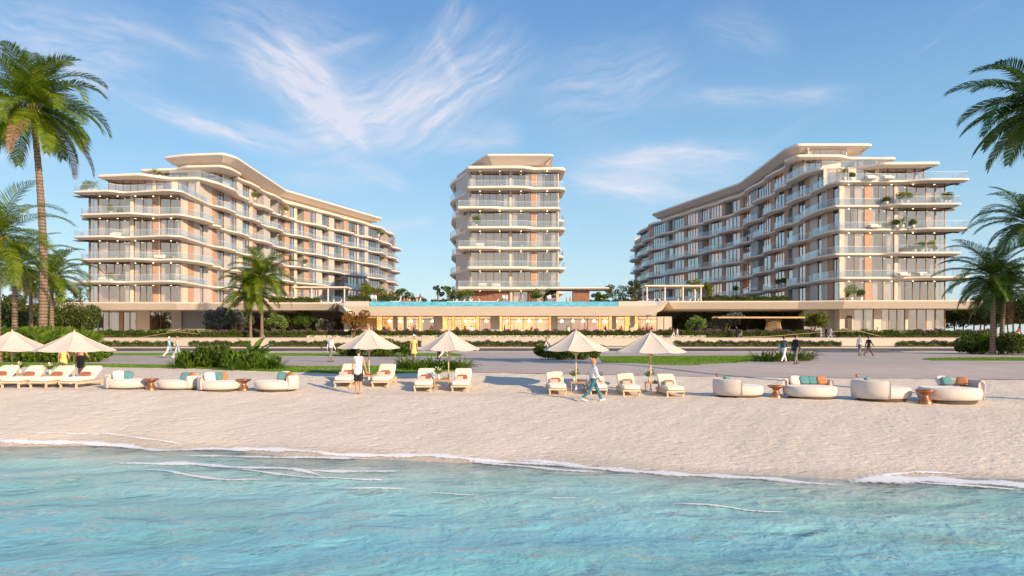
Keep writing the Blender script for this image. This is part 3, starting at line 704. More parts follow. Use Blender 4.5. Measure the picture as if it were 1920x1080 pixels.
def wing(rootname, label, sgn, front, inner, outer, corner_px, fbays, ibays, odd, even, k6, k7, roof, front5, seed, ytop):
    """sgn +1: left building (its inner face looks to +x)"""
    r = random.Random(seed)
    T = thing(rootname, label, 'hotel building', (0, 0, 0), 0, 'curved hotel blocks above the beach')
    F = Facade(T); side = 1 if sgn > 0 else -1
    # nrm(A,B,1) is right of travel; front travels left->right for sgn>0
    # ground floor shop front (z 2.2 .. 6.1) and floors k0..k4 on the front
    for k in range(-1, 5):
        z0, z1 = (2.2, 6.25) if k < 0 else (zk(k), zk(k+1)-.42)
        for a, b, typ in fbays[0 if k < 0 else 1]:
            A, B = (P(a, front), front), (P(b, front), front)
            if typ == 'G' and k < 0 and sgn < 0 and r.random() < .5: typ = 'Y'
            F.bay(A, B, 1, z0, z1, typ, r)
    f5y, f5b = front5
    for a, b, typ in f5b: F.bay((P(a, f5y), f5y), (P(b, f5y), f5y), 1, zk(5), zk(6)-.42, typ, r)
    # inner face, storeys 0..6
    for k in range(0, 7):
        for a, b, typ in ibays:
            A, B = raypath(inner, a), raypath(inner, b)
            if k == 5 and min(A[1], B[1]) < f5y: continue
            if k == 6 and min(A[1], B[1]) < k7[1]+2: continue
            if typ == 'R': typ = r.choice('LLlG' if sgn > 0 else 'lMlY')
            if typ == 'V': typ = r.choice('GGY' if sgn > 0 else 'YGYH')
            F.bay(A, B, side, zk(k), zk(k+1)-.42, typ, r)
    # ground floor under the deck, behind planting
    for i in range(len(inner)-1): F.g('pale_wall').slabwall(inner[i], inner[i+1], nrm(inner[i], inner[i+1], side), -.3, 0, 2.2, 6.3)
    # outer and back faces: plain walls with regular windows
    full = list(inner)+list(outer[:-1])+[(outer[-1][0], front+4.2)]
    for k in range(-1, 5): F.bay((outer[-1][0], front+4.2), (outer[-1][0], front+.05), side, *((2.2, 6.25) if k < 0 else (zk(k), zk(k+1)-.42)), 'C', r)
    for i in range(len(inner)-1, len(full)-1):
        A, B = full[i], full[i+1]; L = math.hypot(B[0]-A[0], B[1]-A[1]); q = max(1, int(L/4.5))
        for k in range(-1, 7):
            if k >= 5 and i == len(full)-2: continue
            z0, z1 = (2.2, 6.25) if k < 0 else (zk(k), zk(k+1)-.42)
            for j in range(q):
                a = (A[0]+(B[0]-A[0])*j/q, A[1]+(B[1]-A[1])*j/q); b = (A[0]+(B[0]-A[0])*(j+1)/q, A[1]+(B[1]-A[1])*(j+1)/q)
                md = (a[0]+(b[0]-a[0])*.45, a[1]+(b[1]-a[1])*.45)
                F.bay(a, md, side, z0, z1, 'w', r); F.bay(md, b, side, z0, z1, 'G', r)
    fx0, fx1 = (P(fbays[1][0][0], front), P(fbays[1][-1][1], front))
    # slabs: k1..k5
    for k in range(1, 6):
        spec = odd if k % 2 else even
        wv = wave(inner, side, k); wv = [q for q in wv if q[1] > spec[-1][1]+1.5]
        tail = [(q[0]-1.6*sgn, q[1]) for q in outer[1:]] ; 
        if sgn > 0: pl = spec + wv + [(inner[-1][0]+1.2, inner[-1][1]+3.5)] + [(outer[0][0]-1, outer[0][1]+3)] + tail[1:]
        else: pl = spec + wv + [(inner[-1][0]-1.2, inner[-1][1]+3.5)] + [(outer[0][0]+1, outer[0][1]+3)] + tail[1:]
        o, Q = slab('balcony_slab', pl, zk(k), T)
        balustrade(Q, zk(k), o, lambda c, sg=sgn: c[1] < front+8 or (c[0]*sg > -58.3 if sg > 0 else -c[0] > -54.2) and c[1] < 236)
        yf = front-1.1
        for px_ in np.linspace(fbays[1][0][0]+18, fbays[1][-1][1]-20, 5):
            F.g('spot').box(P(px_, yf)-.09, P(px_, yf)+.09, yf-.09, yf+.09, zk(k)-.76, zk(k)-.70)
    for k, sp in ((6, k6), (7, k7[0])):
        wv = wave(inner, side, k, amp=1.0 if k == 6 else .5); ylim = max(q[1] for q in sp if abs(q[0]) < 60)+1.5
        wv = [q for q in wv if q[1] > ylim]; 
        if k == 7: wv = [q for q in wv if q[1] < ytop+14]
        endp = [(wv[-1][0], wv[-1][1]+(4 if k == 7 else 4)), (outer[0][0], wv[-1][1]+(4 if k == 7 else 4))]
        pl = sp + wv + endp + [(q[0]-1.*sgn, q[1]) for q in outer if sp[0][1]+6 < q[1] < wv[-1][1]]
        o, Q = slab('balcony_slab', pl, zk(k), T, th=.5)
        if k == 6: balustrade(Q, zk(k), o, lambda c, sg=sgn: (abs(c[0]) < 64) and c[1] < f5y+22)
    # set-back top storey and its sloping roof
    top = [(q[0]-2.0*sgn, q[1]) for q in inner if q[1] < ytop+1]; y0 = k7[1]+4
    A0 = raypath(inner, corner_px); pts = [(top[0][0], y0)]+[q for q in top if q[1] > y0+2]
    for i in range(len(pts)-1): F.g('warm_wall').slabwall(pts[i], pts[i+1], nrm(pts[i], pts[i+1], side), -.3, 0, zk(7), zk(7)+2.5)
    xo = (roof[0][0][0] if sgn > 0 else roof[0][1][0])+4.6*sgn
    F.bay((min(pts[0][0], xo), y0), (max(pts[0][0], xo), y0), 1, zk(7), zk(7)+1.9, 'G', r)
    F.g('warm_wall').slabwall((xo, y0), (xo, ytop), (-sgn, 0), -.3, 0, zk(7), zk(7)+1.52)
    rp = roof[0]+[(q[0]+.7*sgn, q[1]) for q in inner if roof[0][-1][1]+3 < q[1] < ytop+1]+roof[1]
    Q = ccw(chaikin(ccw(rp), 2)); n = len(Q)
    Lp = [(offset(Q, .15), zk(7)+3.05), (Q, zk(7)+2.95), (Q, zk(7)+2.6), (offset(Q, 1.6), zk(7)+1.55), (offset(Q, 3.2), zk(7)+1.5)]
    m_ = MB(); m_.add([(x, y, z) for L, z in Lp for x, y in L], [(i*n+q, i*n+(q+1) % n, (i-1)*n+(q+1) % n, (i-1)*n+q) for i in range(1, 5) for q in range(n)])
    b_ = len(m_.v); m_.v += [(x, y, Lp[2][1]-.03) for x, y in offset(Q, .12)]; m_.f += [tuple(range(n)), tuple(range(b_, b_+n))[::-1]]; m_.m += [0, 1]; m_.smooth += [False]*2
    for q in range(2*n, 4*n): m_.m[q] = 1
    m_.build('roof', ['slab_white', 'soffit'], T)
    # core walls so that no view passes through the block
    ins = [(q[0]-5.2*sgn, q[1]+(4.5 if i == 0 else 0)) for i, q in enumerate(inner)]
    for i in range(len(ins)-1): F.g('core').slabwall(ins[i], ins[i+1], nrm(ins[i], ins[i+1], side), -.3, 0, 2.2, zk(5)-.1)
    y6 = k7[1]+2.2; xi = raypath(inner, corner_px)[0]-.4*sgn; xo6 = k7[0][0][0]+3.4*sgn
    ins2 = [(q[0], max(q[1], y6+5)) for q in ins if q[1] > y6-14 or q is ins[-1]]
    for i in range(len(ins2)-1):
        if math.hypot(ins2[i][0]-ins2[i+1][0], ins2[i][1]-ins2[i+1][1]) > .5: F.g('core').slabwall(ins2[i], ins2[i+1], nrm(ins2[i], ins2[i+1], side), -.3, 0, zk(5)-.1, zk(7)-.1)
    xx = np.linspace(min(xi, xo6), max(xi, xo6), 5)
    for q, ty in enumerate('GwGG' if sgn < 0 else 'GGwG'): F.bay((xx[q], y6), (xx[q+1], y6), 1, zk(6), zk(7)-.42, ty, r)
    F.g('wall').slabwall((xo6, y6), (xo6, y6+20), (-sgn, 0), -.3, 0, zk(6), zk(7)-.42)
    xa, xb = outer[-1][0]+3.5*sgn, ins[0][0]
    F.g('core').slabwall((min(xa, xb), front+4.5), (max(xa, xb), front+4.5), (0, -1), -.3, 0, 2.2, zk(5)-.1)
    F.finish(); return T

# left block
Lf = 123.5
LI = [(-60, 123.5), (-57.6, 172), (-42, 212), (-40, 234)]
LO = [(-57, 236), (-60, 215), (-75, 170), (-76.6, 123.5)]
LFB = ([(169,184,'C'),(184,224,'G'),(224,231,'b'),(231,256,'G'),(256,268,'w'),(268,281,'w'),(281,322,'G'),(322,340,'t')],
       [(169,184,'C'),(184,244.5,'G'),(244.5,251,'w'),(251,286.5,'G'),(286.5,298,'b'),(298,300.5,'w'),(300.5,339,'G'),(339,340.7,'t')])
LIB = [(340.7,351,'w'),(351,363,'b'),(363,374,'t'),(374,381,'G'),(381,397,'t'),(397,407,'b'),(407,419.5,'V'),(419.5,431,'t'),(431,443,'V'),(443,454,'w'),(454,467,'V'),(467,473,'w'),(473,480,'b'),(480,494,'R'),(494,506,'t'),
       (506,520,'R'),(520,533,'V'),(533,541.5,'b'),(541.5,551,'V'),(551,556,'w'),(556.5,570,'R'),(570,579,'b'),(579,592,'V'),(592,600,'t'),(600,603,'w'),(603,616,'R'),(616,626,'t'),(626,645,'R'),(645,652,'b'),(652,669,'V'),(669,672,'w'),(672,683,'V'),(683,690,'t'),(690,712,'G'),(712,722,'R'),(722,727,'b'),(727,742,'G')]
Lodd = [(-78.2,125),(-78.2,121.3),(-70.8,120.3),(-69.4,121.9),(-60.2,119.7),(-58.4,120.8),(-58.6,124),(-58.9,133)]
Leven = [(-77.2,125),(-77.2,121.6),(-67,120.0),(-63.4,121.9),(-59.0,121.4),(-57.2,126),(-57.0,131),(-58.4,132.5)]
L6 = [(-76.7,130),(-76.7,126),(-67.8,124.6),(-64,128),(-58.6,127.6),(-56.8,132),(-56,138),(-57.2,143)]
L7 = ([(-75.4,142),(-75.4,138.2),(-67.5,137.2),(-64.6,135.2),(-57.3,134.6),(-56.3,137),(-56.2,142)], 137)
Lroof = ([(-71.5,144),(-71.5,140),(-66,138),(-58,137),(-56.5,140)], [(-40.6,214),(-58,214),(-72,170)])
L5 = (128.6, [(203,286,'G'),(286,293,'w'),(293,322,'G'),(322,334,'w'),(334,368,'G'),(368,374,'t')])
wing('hotel_block', 'curved hotel block with its long sunlit balcony front, beside the tall palm', 1, Lf, LI, LO, 340, LFB, LIB, Lodd, Leven, L6, L7, Lroof, L5, 11, 212)
# right block
Rf = 114.0
RI = [(54.7, 114), (55.3, 164), (42.9, 206), (42, 234)]
RO = [(60, 236), (62, 210), (71, 165), (72.4, 114)]
RFB = ([(1574,1586,'w'),(1586,1600,'w'),(1600,1638,'G'),(1638,1652,'w'),(1652,1697,'G'),(1697,1702,'w'),(1702,1754,'G'),(1754,1772,'C')],
       [(1573.5,1583,'w'),(1583,1621,'G'),(1621,1634.5,'b'),(1634.5,1676.5,'G'),(1676.5,1683,'w'),(1683,1754,'G'),(1754,1772,'C')])
RIB = [(1573.5,1563,'C'),(1562.5,1552,'b'),(1552,1548,'w'),(1548,1541,'t'),(1541,1534,'V'),(1534,1520,'t'),(1520,1510.5,'b'),(1510.5,1498,'V'),(1498,1487,'t'),(1487,1478,'R'),(1478,1471,'b'),(1471,1453,'V'),(1453,1445,'b'),(1445,1432,'V'),(1432,1422,'R'),(1422,1408,'g'),
       (1408,1394.5,'V'),(1394.5,1388,'b'),(1388,1374,'V'),(1374,1360,'R'),(1360,1354,'b'),(1354,1333,'V'),(1333,1330,'t'),(1330,1317,'R'),(1317,1309,'g'),(1309,1289,'V'),(1289,1283,'b'),(1283,1265,'V'),(1265,1262,'t'),(1262,1254,'R'),(1254,1247,'g'),(1247,1225,'G'),(1225,1216,'b'),(1216,1201,'G')]
Rodd = [(54.0,124),(53.2,121),(53.4,115),(54.2,113.0),(65.2,112.9),(68.3,111.4),(74.8,111.3),(74.8,115)]
Reven = [(54.0,128),(53.2,126),(52.6,118),(53.6,113.4),(61.5,113.4),(63.6,111.6),(73.6,111.4),(73.6,115)]
R6 = [(53.8,134),(52.6,131),(52.8,124),(54.4,120.5),(59.6,120.6),(63.8,116.8),(73.2,116.4),(73.2,121)]
R7 = ([(53.6,134),(52.2,131),(53.0,127),(61.2,127),(64,128.8),(72.6,128.8),(72.6,133)], 127)
Rroof = ([(53.4,136),(54.6,130.5),(62,130.5),(69,130.5),(69,136)][::-1], [(43.4,209),(60,209),(69,170)])
R5 = (119.6, [(1544,1550,'w'),(1550,1590,'G'),(1590,1604,'w'),(1604,1640,'V'),(1640,1648,'w'),(1648,1716,'G'),(1716,1733,'G')])
R5 = (119.6, [(a, b, 'G' if c == 'V' else c) for a, b, c in R5[1]])
def fixroof(): pass
Rroof = ([(69,136),(69,130.5),(62,130.5),(54.6,130.5),(53.4,134)], [(43.4,209),(60,209),(69,170)])
wing('hotel_block', 'curved hotel block with its long shaded balcony front and lit rooms, beside the twin palms', -1, Rf, RI, RO, 1573, RFB, RIB, Rodd[::-1], Reven[::-1], R6[::-1], R7 if 0 else (R7[0][::-1], 127), Rroof, R5, 23, 208)

# ------------------------------------------------------------------ centre tower
T = thing('hotel_tower', 'slender central hotel tower with stacked wavy balconies behind the pool', 'hotel building')
F = Facade(T); r = random.Random(5); TY = 138.
xl, xr = P(882, TY), P(1047, TY)
TS = [(xl, TY), (-12.1, 148), (-12.6, 172)]
for k in range(1, 7):
    for a, b, typ in ((882,955,'G'),(955,959.5,'w'),(959.5,995.5,'G'),(995.5,1005,'b'),(1005,1006.5,'w'),(1006.5,1045.5,'G'),(1045.5,1047,'w')):
        F.bay((P(a, TY), TY), (P(b, TY), TY), 1, zk(k), zk(k+1)-.42, typ, r)
    F.bay(TS[0], TS[1], -1, zk(k), zk(k+1)-.42, 't', r); F.bay(TS[1], (-12.3, 158), -1, zk(k), zk(k+1)-.42, 'g', r); F.bay((-12.3, 158), TS[2], -1, zk(k), zk(k+1)-.42, 'G', r)
    F.bay((xr, TY), (xr+.3, 149), 1, zk(k), zk(k+1)-.42, 'w', r); F.bay((xr+.3, 149), (xr+.8, 172), 1, zk(k), zk(k+1)-.42, 'G', r)
    F.bay((-12.6, 172), (xr+.8, 172), -1, zk(k), zk(k+1)-.42, 'w', r)
# lobby storey
z0, z1 = zk(0), zk(1)-.62
F.g('timber_wall').box(P(884,TY), P(956,TY), TY, TY+.4, z0, z1)
F.bay((P(962,TY), TY+.6), (P(990,TY), TY+.6), 1, z0, z1, 'G', r); F.g('timber_wall').box(P(991,TY), P(1004,TY), TY, TY+.3, z0, z1)
F.g('warm_wall').box(P(956,TY), P(961,TY), TY-.3, TY+.6, z0, z1); F.bay((P(1004,TY), TY), (P(1043,TY), TY), 1, z0, z1, 'G', r); F.g('warm_wall').box(P(1043,TY), P(1048,TY), TY-.2, TY+.6, z0, z1)
F.g('grey_wall').slabwall(TS[0], TS[1], nrm(TS[0], TS[1], -1), -.3, 0, z0, z1); F.g('grey_wall').slabwall(TS[1], TS[2], nrm(TS[1], TS[2], -1), -.3, 0, z0, z1)
F.g('core').box(-7.5, 5.2, 143.5, 170, z0, zk(7))
TA = [(P(862,135.8),136),(-11.0,135.6),(P(925,135.6),135.6),(P(945,136.4),136.6),(P(1000,136.4),136.5),(P(1050,136.2),136.2),(9.9,139),(9.9,150),(11.6,152),(11.4,172),(-13.4,174),(-13.9,156),(-13.2,149.5),(-10.6,144),(-10.9,140)]
TB = [(P(875,135.6),135.6),(P(960,135.2),135.2),(P(985,134.6),134.6),(P(1003,136.6),136.8),(P(1052,136.2),136.4),(P(1061,136.8),137.4),(10.7,145),(9.9,148),(9.9,160),(10.4,172),(-13.4,174),(-13.9,152),(-12.8,148.5),(-9.4,140.5)]
TB[2] = (P(985,135.4),135.4)
for k in range(1, 8):
    o, Q = slab('balcony_slab', TA if k % 2 and k < 7 else TB, zk(k), T, th=.5 if k < 7 else .6)
    if k < 7: balustrade(Q, zk(k), o, lambda c: c[1] < 162)
    for px_ in (900, 937, 977, 1026): F.g('spot').box(P(px_,136.6)-.09, P(px_,136.6)+.09, 136.5, 136.7, zk(k)-.86, zk(k)-.79)
F.bay((P(928,141),141), (P(1018,141),141), 1, zk(7), zk(7)+1.7, 'G', r); F.g('warm_wall').box(P(928,141), P(928,141)+.3, 141, 168, zk(7), zk(7)+1.7); F.g('warm_wall').box(P(1018,141)-.3, P(1018,141), 141, 168, zk(7), zk(7)+1.7)
m_ = MB(); Q = ccw(chaikin(ccw([(P(913,137.5),137.5),(P(1038,137.5),137.5),(8.8,168),(-12.5,170),(-12.7,156),(-8,144)]), 2)); n = len(Q)
Lp = [(offset(Q, .15), zk(7)+2.9), (Q, zk(7)+2.8), (Q, zk(7)+2.5), (offset(Q, 1.7), zk(7)+1.0), (offset(Q, 2.9), zk(7)+.95)]
m_.add([(x, y, z) for L, z in Lp for x, y in L], [(i*n+q, i*n+(q+1) % n, (i-1)*n+(q+1) % n, (i-1)*n+q) for i in range(1, 5) for q in range(n)])
b_ = len(m_.v); m_.v += [(x, y, Lp[2][1]-.03) for x, y in offset(Q, .12)]; m_.f += [tuple(range(n)), tuple(range(b_, b_+n))[::-1]]; m_.m += [0, 1]; m_.smooth += [False]*2
for q in range(2*n, 4*n): m_.m[q] = 1
m_.build('roof', ['slab_white', 'soffit'], T)
F.finish()

# ------------------------------------------------------------------ podium with restaurant
T = thing('podium_building', 'long low podium with a white curving edge, restaurant below and pool deck on top', 'podium building')
WT = zk(0)-.02
def fascia_slab(name, Pl, ztop, zbot, ins=.8):
    Q = ccw(Pl); n = len(Q); m2 = MB()
    Lp = [(offset(Q, .5), ztop), (offset(Q, .06), ztop), (Q, ztop-.07), (offset(Q, .05), ztop-.22), (offset(Q, ins), zbot+.03), (offset(Q, ins+.15), zbot), (offset(Q, ins+.8), zbot+.02)]
    m2.add([(x, y, z) for L, z in Lp for x, y in L], [(i*n+q, i*n+(q+1) % n, (i-1)*n+(q+1) % n, (i-1)*n+q) for i in range(1, 7) for q in range(n)])
    m2.f += [tuple(range(n)), tuple(range(6*n, 7*n))[::-1]]; m2.m += [1, 0]; m2.smooth += [False]*2
    return m2.build(name, ['slab_white', 'deck_stone'], T)
# wings of the deck: the edge bends forward and drops at the pool
LE = [(-80.4,119),(-77.4,116.0),(-57,115.6),(-54.8,116.2),(-53,117.0),(P(628,117.6),117.6)]
RE = [(P(1254,112.5),112.5),(47,111.9),(50.5,110.8),(53.5,109.8),(75.6,109.6),(77.6,112)]
fascia_slab('deck_edge', LE+[(P(628,117.6),137),(-40,160),(-40,240),(-82,240),(-82,125)], WT, WT-1.30, 1.0)
fascia_slab('deck_edge', RE+[(77.6,240),(38,240),(38,150),(P(1254,112.5),137)], WT, WT-1.30, 1.0)
fascia_slab('deck_edge', [(P(628,117.6)+.05,137),(P(628,117.6)+.05,119),(P(690,119),119),(P(1200,119),119),(P(1254,112.5)-.05,119),(P(1254,112.5)-.05,137),(37.9,150),(37.9,240),(-39.9,240),(-39.9,160)], WT, WT-1.30, .3)
PZ = 6.2; PY = 105.
# pool fascia: forward, lower, its ends rise to the wings
mz = MB(); A = (P(628,117.6)+.06, 117.6); B = (P(643,PY), PY); C_ = (P(1235,PY), PY); D = (P(1254,112.5)-.06, 112.5)
def ramp(a, za, b, zb, hb=1.45):
    n_ = nrm(a, b, 1)
    q = lambda p, t_, z: (p[0]+n_[0]*t_, p[1]+n_[1]*t_, z)
    mz.hexa([q(a,-1,za-1.32), q(b,-1,zb-hb), q(b,-1.8,zb-hb), q(a,-1.8,za-1.32)], [q(a,0,za), q(b,0,zb), q(b,-1.8,zb), q(a,-1.8,za)])
ramp(A, WT-.004, B, PZ); ramp(C_, PZ, D, WT-.004)
for x0, x1 in ((B[0], C_[0]),):
    mz.hexa([(x0+.2,PY+.9,PZ-1.45),(x1-.2,PY+.9,PZ-1.45),(x1,PY+1.8,PZ-1.45),(x0,PY+1.8,PZ-1.45)], [(x0,PY,PZ),(x1,PY,PZ),(x1,PY+1.8,PZ),(x0,PY+1.8,PZ)])
mz.add([(A[0]+.3,118.4,WT-1.28),(B[0]+.5,PY+1.5,PZ-1.43),(C_[0]-.5,PY+1.5,PZ-1.43),(D[0]-.3,118.4,WT-1.28)], [(0,1,2,3)])   # ceiling over the terrace
mz.build('pool_edge', 'slab_white', T)
# lower walkway in front of the pool wall and the planter walls at its ends
pw = MB(); pw.box(B[0]+.8, C_[0]-.8, PY+1.81, PY+2.4, PZ-1.0, PZ-.02); pw.build('gutter', 'deck_stone', T)
pl_ = MB(); pl_.box(P(646,PY+2.4), P(692,PY+2.4), PY+2.4, 118.9, PZ-.6, WT-.28); pl_.build('planter_wall', 'pale_panel', T); pl_ = MB(); pl_.box(P(1160,PY+2.4), P(1231,PY+2.4), PY+2.4, 118.9, PZ-.6, WT-.28); pl_.build('planter_wall', 'pale_panel', T)
pool = MB(); x0, x1 = P(692,PY+2.4)+.02, P(1160,PY+2.4)-.02
pool.box(x0, x1, PY+2.4, PY+2.5, PZ-.5, WT-.02, 0); pw = pool.build('pool_glass', 'pool_glass', T) if 0 else None
m, t = newmat('pool_water'); g = NG(t); p = g.pos()
c = g.ramp(g.noise(g.scale(p, (1, 1, 2.5)), 1.1, 4, .6, .8), [(.3, (.05, .30, .50)), (.7, (.16, .50, .66))])
g.out(g.n('ShaderNodeBsdfPrincipled', {'Base Color': c, 'Roughness': .08, 'Emission Color': c, 'Emission Strength': .0, 'Normal': g.bump(g.noise(p, 2.5, 3), .3, .04)}).outputs[0])
pool = MB(); pool.box(x0, x1, PY+2.4, 118.88, PZ-.5, WT-.33); pool.build('pool', 'pool_water', T)
# restaurant front under the pool
F = Facade(T); r = random.Random(9); GY = PY+5.0; zb, zt = 1.75, PZ-1.46
segs = [(646,650,'post'),(650,654,'warm'),(655,684,'warm'),(684,688,'post'),(688,706,'G'),(706,717,'lit'),(717,737,'G'),(737,745,'grey'),(745,757,'G'),(757,762,'post'),(762,785,'G'),(785,791,'lit'),(791,813,'G'),(813,830,'grey'),(830,840,'lit'),(840,847,'G'),(847,853,'lit'),
        (853,866,'G'),(866,870,'lit'),(870,892,'G'),(892,899,'lit'),(899,920,'G'),(920,937,'grey'),(937,942,'lit'),(942,953,'G'),(953,957,'lit'),(957,1029,'G'),(1029,1033,'lit'),(1033,1045,'grey'),(1045,1122,'G'),(1122,1127,'lit'),(1127,1141,'G'),(1141,1147,'lit'),(1147,1155,'grey'),
        (1155,1171,'G'),(1171,1181,'lit'),(1181,1190,'grey'),(1190,1197,'lit'),(1197,1232,'G'),(1232,1238,'grey'),(1238,1243,'warm'),(1245,1258,'warm')]
for a, b, ty in segs:
    F.cid = (a, b)
    X0, X1 = P(a, GY), P(b, GY)
    if ty in ('grey', 'post'): F.g('pale_wall').box(X0, X1, GY-.25, GY+.5, zb, zt)
    elif ty == 'warm': F.g('warm_wall').box(X0, X1, GY-.25, GY+.5, zb, zt)
    elif ty == 'lit': F.g('lit_reveal').box(X0, X1, GY+.1, GY+1.2, zb, zt)
    else:
        pane = MB(); fr = MB(); pane.box(X0, X1, GY+.02, GY+.035, zb, zt); nm = max(1, round((X1-X0)/1.9))
        for q in range(nm+1): xx = X0+(X1-X0)*q/nm; fr.box(xx-.035, xx+.035, GY-.03, GY+.08, zb, zt)
        fr.box(X0, X1, GY-.02, GY+.06, zt-.5, zt-.43); F.win.append((pane, fr, X1-X0, MB()))
for a, b, kk in ((648,690,'dark_room_wall'),(690,708,'room_wall'),(708,792,'lit_back'),(792,830,'dark_room_wall'),(830,905,'lit_back'),(905,940,'room_wall'),(940,1040,'lit_back'),(1040,1072,'dark_room_wall'),(1072,1122,'room_wall'),(1122,1172,'lit_back'),(1172,1200,'room_wall'),(1200,1232,'lit_back')):
    F.cid = 0; F.g((kk, a, b)).box(P(a,GY+7), P(b,GY+7), GY+(7.0 if 'lit' in kk else 6.0), GY+7.2, zb, zt)
F.g('restaurant_ceiling').box(P(650,GY), P(1250,GY), GY+.1, GY+7.1, zt-.05, zt)
for x in np.linspace(P(700,GY), P(1225,GY), 9): F.g('partition').box(x, x+.25, GY+3.2, GY+7.0, zb, zt-.06)
for x in np.linspace(P(705,GY), P(1220,GY), 26): F.g('lamp').lathe([(.02,.35),(.22,.3),(.30,0),(.28,-.03)], (x, GY+2.2, zt-.8), 10)
F.g('floor').box(P(600,GY), P(1300,GY), PY-2.2, GY+7.2, 1.3, zb-.004)
M2 = {'lit_reveal': ('lit_pillar', 'lit_restaurant'), 'lit_back': ('back_wall', 'lit_restaurant'), 'restaurant_ceiling': ('ceiling', 'lit_restaurant'), 'lamp': ('pendant_lamp', 'lamp_glow'), 'floor': ('floor_slab', 'deck_stone')}
for k in list(F.mb):
    kk = k[0] if isinstance(k, tuple) else k
    if kk in M2: F.mb.pop(k).build(M2[kk][0], M2[kk][1], T)
F.finish()
for x in np.linspace(P(705,GY), P(1225,GY), 6): pass
# shaded court under the deck either side of the restaurant
cw = MB(); cw.box(-57.5, P(646,GY), 139, 139.4, 1.3, WT-1.3); cw.build('court_wall', 'grey_panel', T); cw = MB(); cw.box(P(1258,GY), 54, 139, 139.4, 1.3, WT-1.3); cw.build('court_wall', 'grey_panel', T); cw = MB(); cw.box(P(646,GY)-.3, P(646,GY), GY+.6, 139, 1.3, PZ-1.5); cw.build('court_wall', 'grey_panel', T); cw = MB(); cw.box(P(1258,GY), P(1258,GY)+.3, GY+.6, 139, 1.3, PZ-1.5)
cw.build('court_wall', 'grey_panel', T)
for x in np.linspace(-56, P(650,GY)-3, 9): cg = MB(); cg.box(x, x+2.6, 138.9, 138.95, 2.2, 5.2); cg.build('court_glazing', 'interior_dark', T)
for x in np.linspace(P(1262,GY)+1, 50, 9): cg = MB(); cg.box(x, x+2.6, 138.9, 138.95, 2.2, 5.2); cg.build('court_glazing', 'interior_dark', T)
# right ground-floor wall with door; its shade is put into the grey colour
sw = MB(); sw.box(P(1508,116), P(1572,116), 116, 116.3, 1.3, WT-1.3); sw.build('side_wall', 'grey_panel', T)
sd_ = MB(); sd_.box(P(1581,115), P(1590,115), 113.6, 113.75, 2.2, 5.0); sd_.build('door', 'dark_metal', T)
sw = MB(); sw.box(P(341,124), P(385,124), 124, 124.3, 1.3, WT-1.3); sw.build('side_wall', 'grey_panel', T)

# pergolas and the bar canopy on the deck
def pergola(xa, xb, y, z, h, label, posts):
    T_ = thing('pergola', label, 'pergola', ((xa+xb)/2, y, z), 0, 'pergolas on the deck'); cx = (xa+xb)/2
    m1 = MB(); m1.box(xa-cx, xb-cx, -2.2, 2.2, h, h+.22); m1.build('roof', 'slab_white', T_)
    m1 = MB()
    for i in range(int((xb-xa)/.5)): m1.box(xa-cx+.3+i*.5, xa-cx+.36+i*.5, -2.1, 2.1, h-.14, h-.002)
    m1.build('slat', 'pale_wood', T_)
    for i in range(posts):
        x = xa-cx+.4+(xb-xa-.8)*i/(posts-1)
        for yy in (-1.9, 1.9):
            q = MB(); q.box(x-.09, x+.09, yy-.09, yy+.09, 0, h-.142); q.build('post', 'slab_white', T_)
pergola(P(556,124), P(655,124), 124, WT, 2.85, 'white flat pergola on slim posts on the deck left of the pool', 4)
pergola(P(1205,119), P(1313,119), 119, WT, 2.75, 'white flat pergola on slim posts on the deck before the shaded block', 4)
T_ = thing('bar_canopy', 'thin wide canopy on a brown pier beside the tower base', 'canopy', (P(1088,126), 126, WT))
slab('roof', [(-6.2,-2),(5,-2.6),(5.4,0),(5,2.6),(-6,3)], 3.05, T_, th=.25, ins=.5, drop=.15)
q = MB(); q.box(P(1074,126)-P(1088,126), P(1104,126)-P(1088,126), -1, 1.2, 0, 2.6); q.build('pier', 'timber_boards', T_)
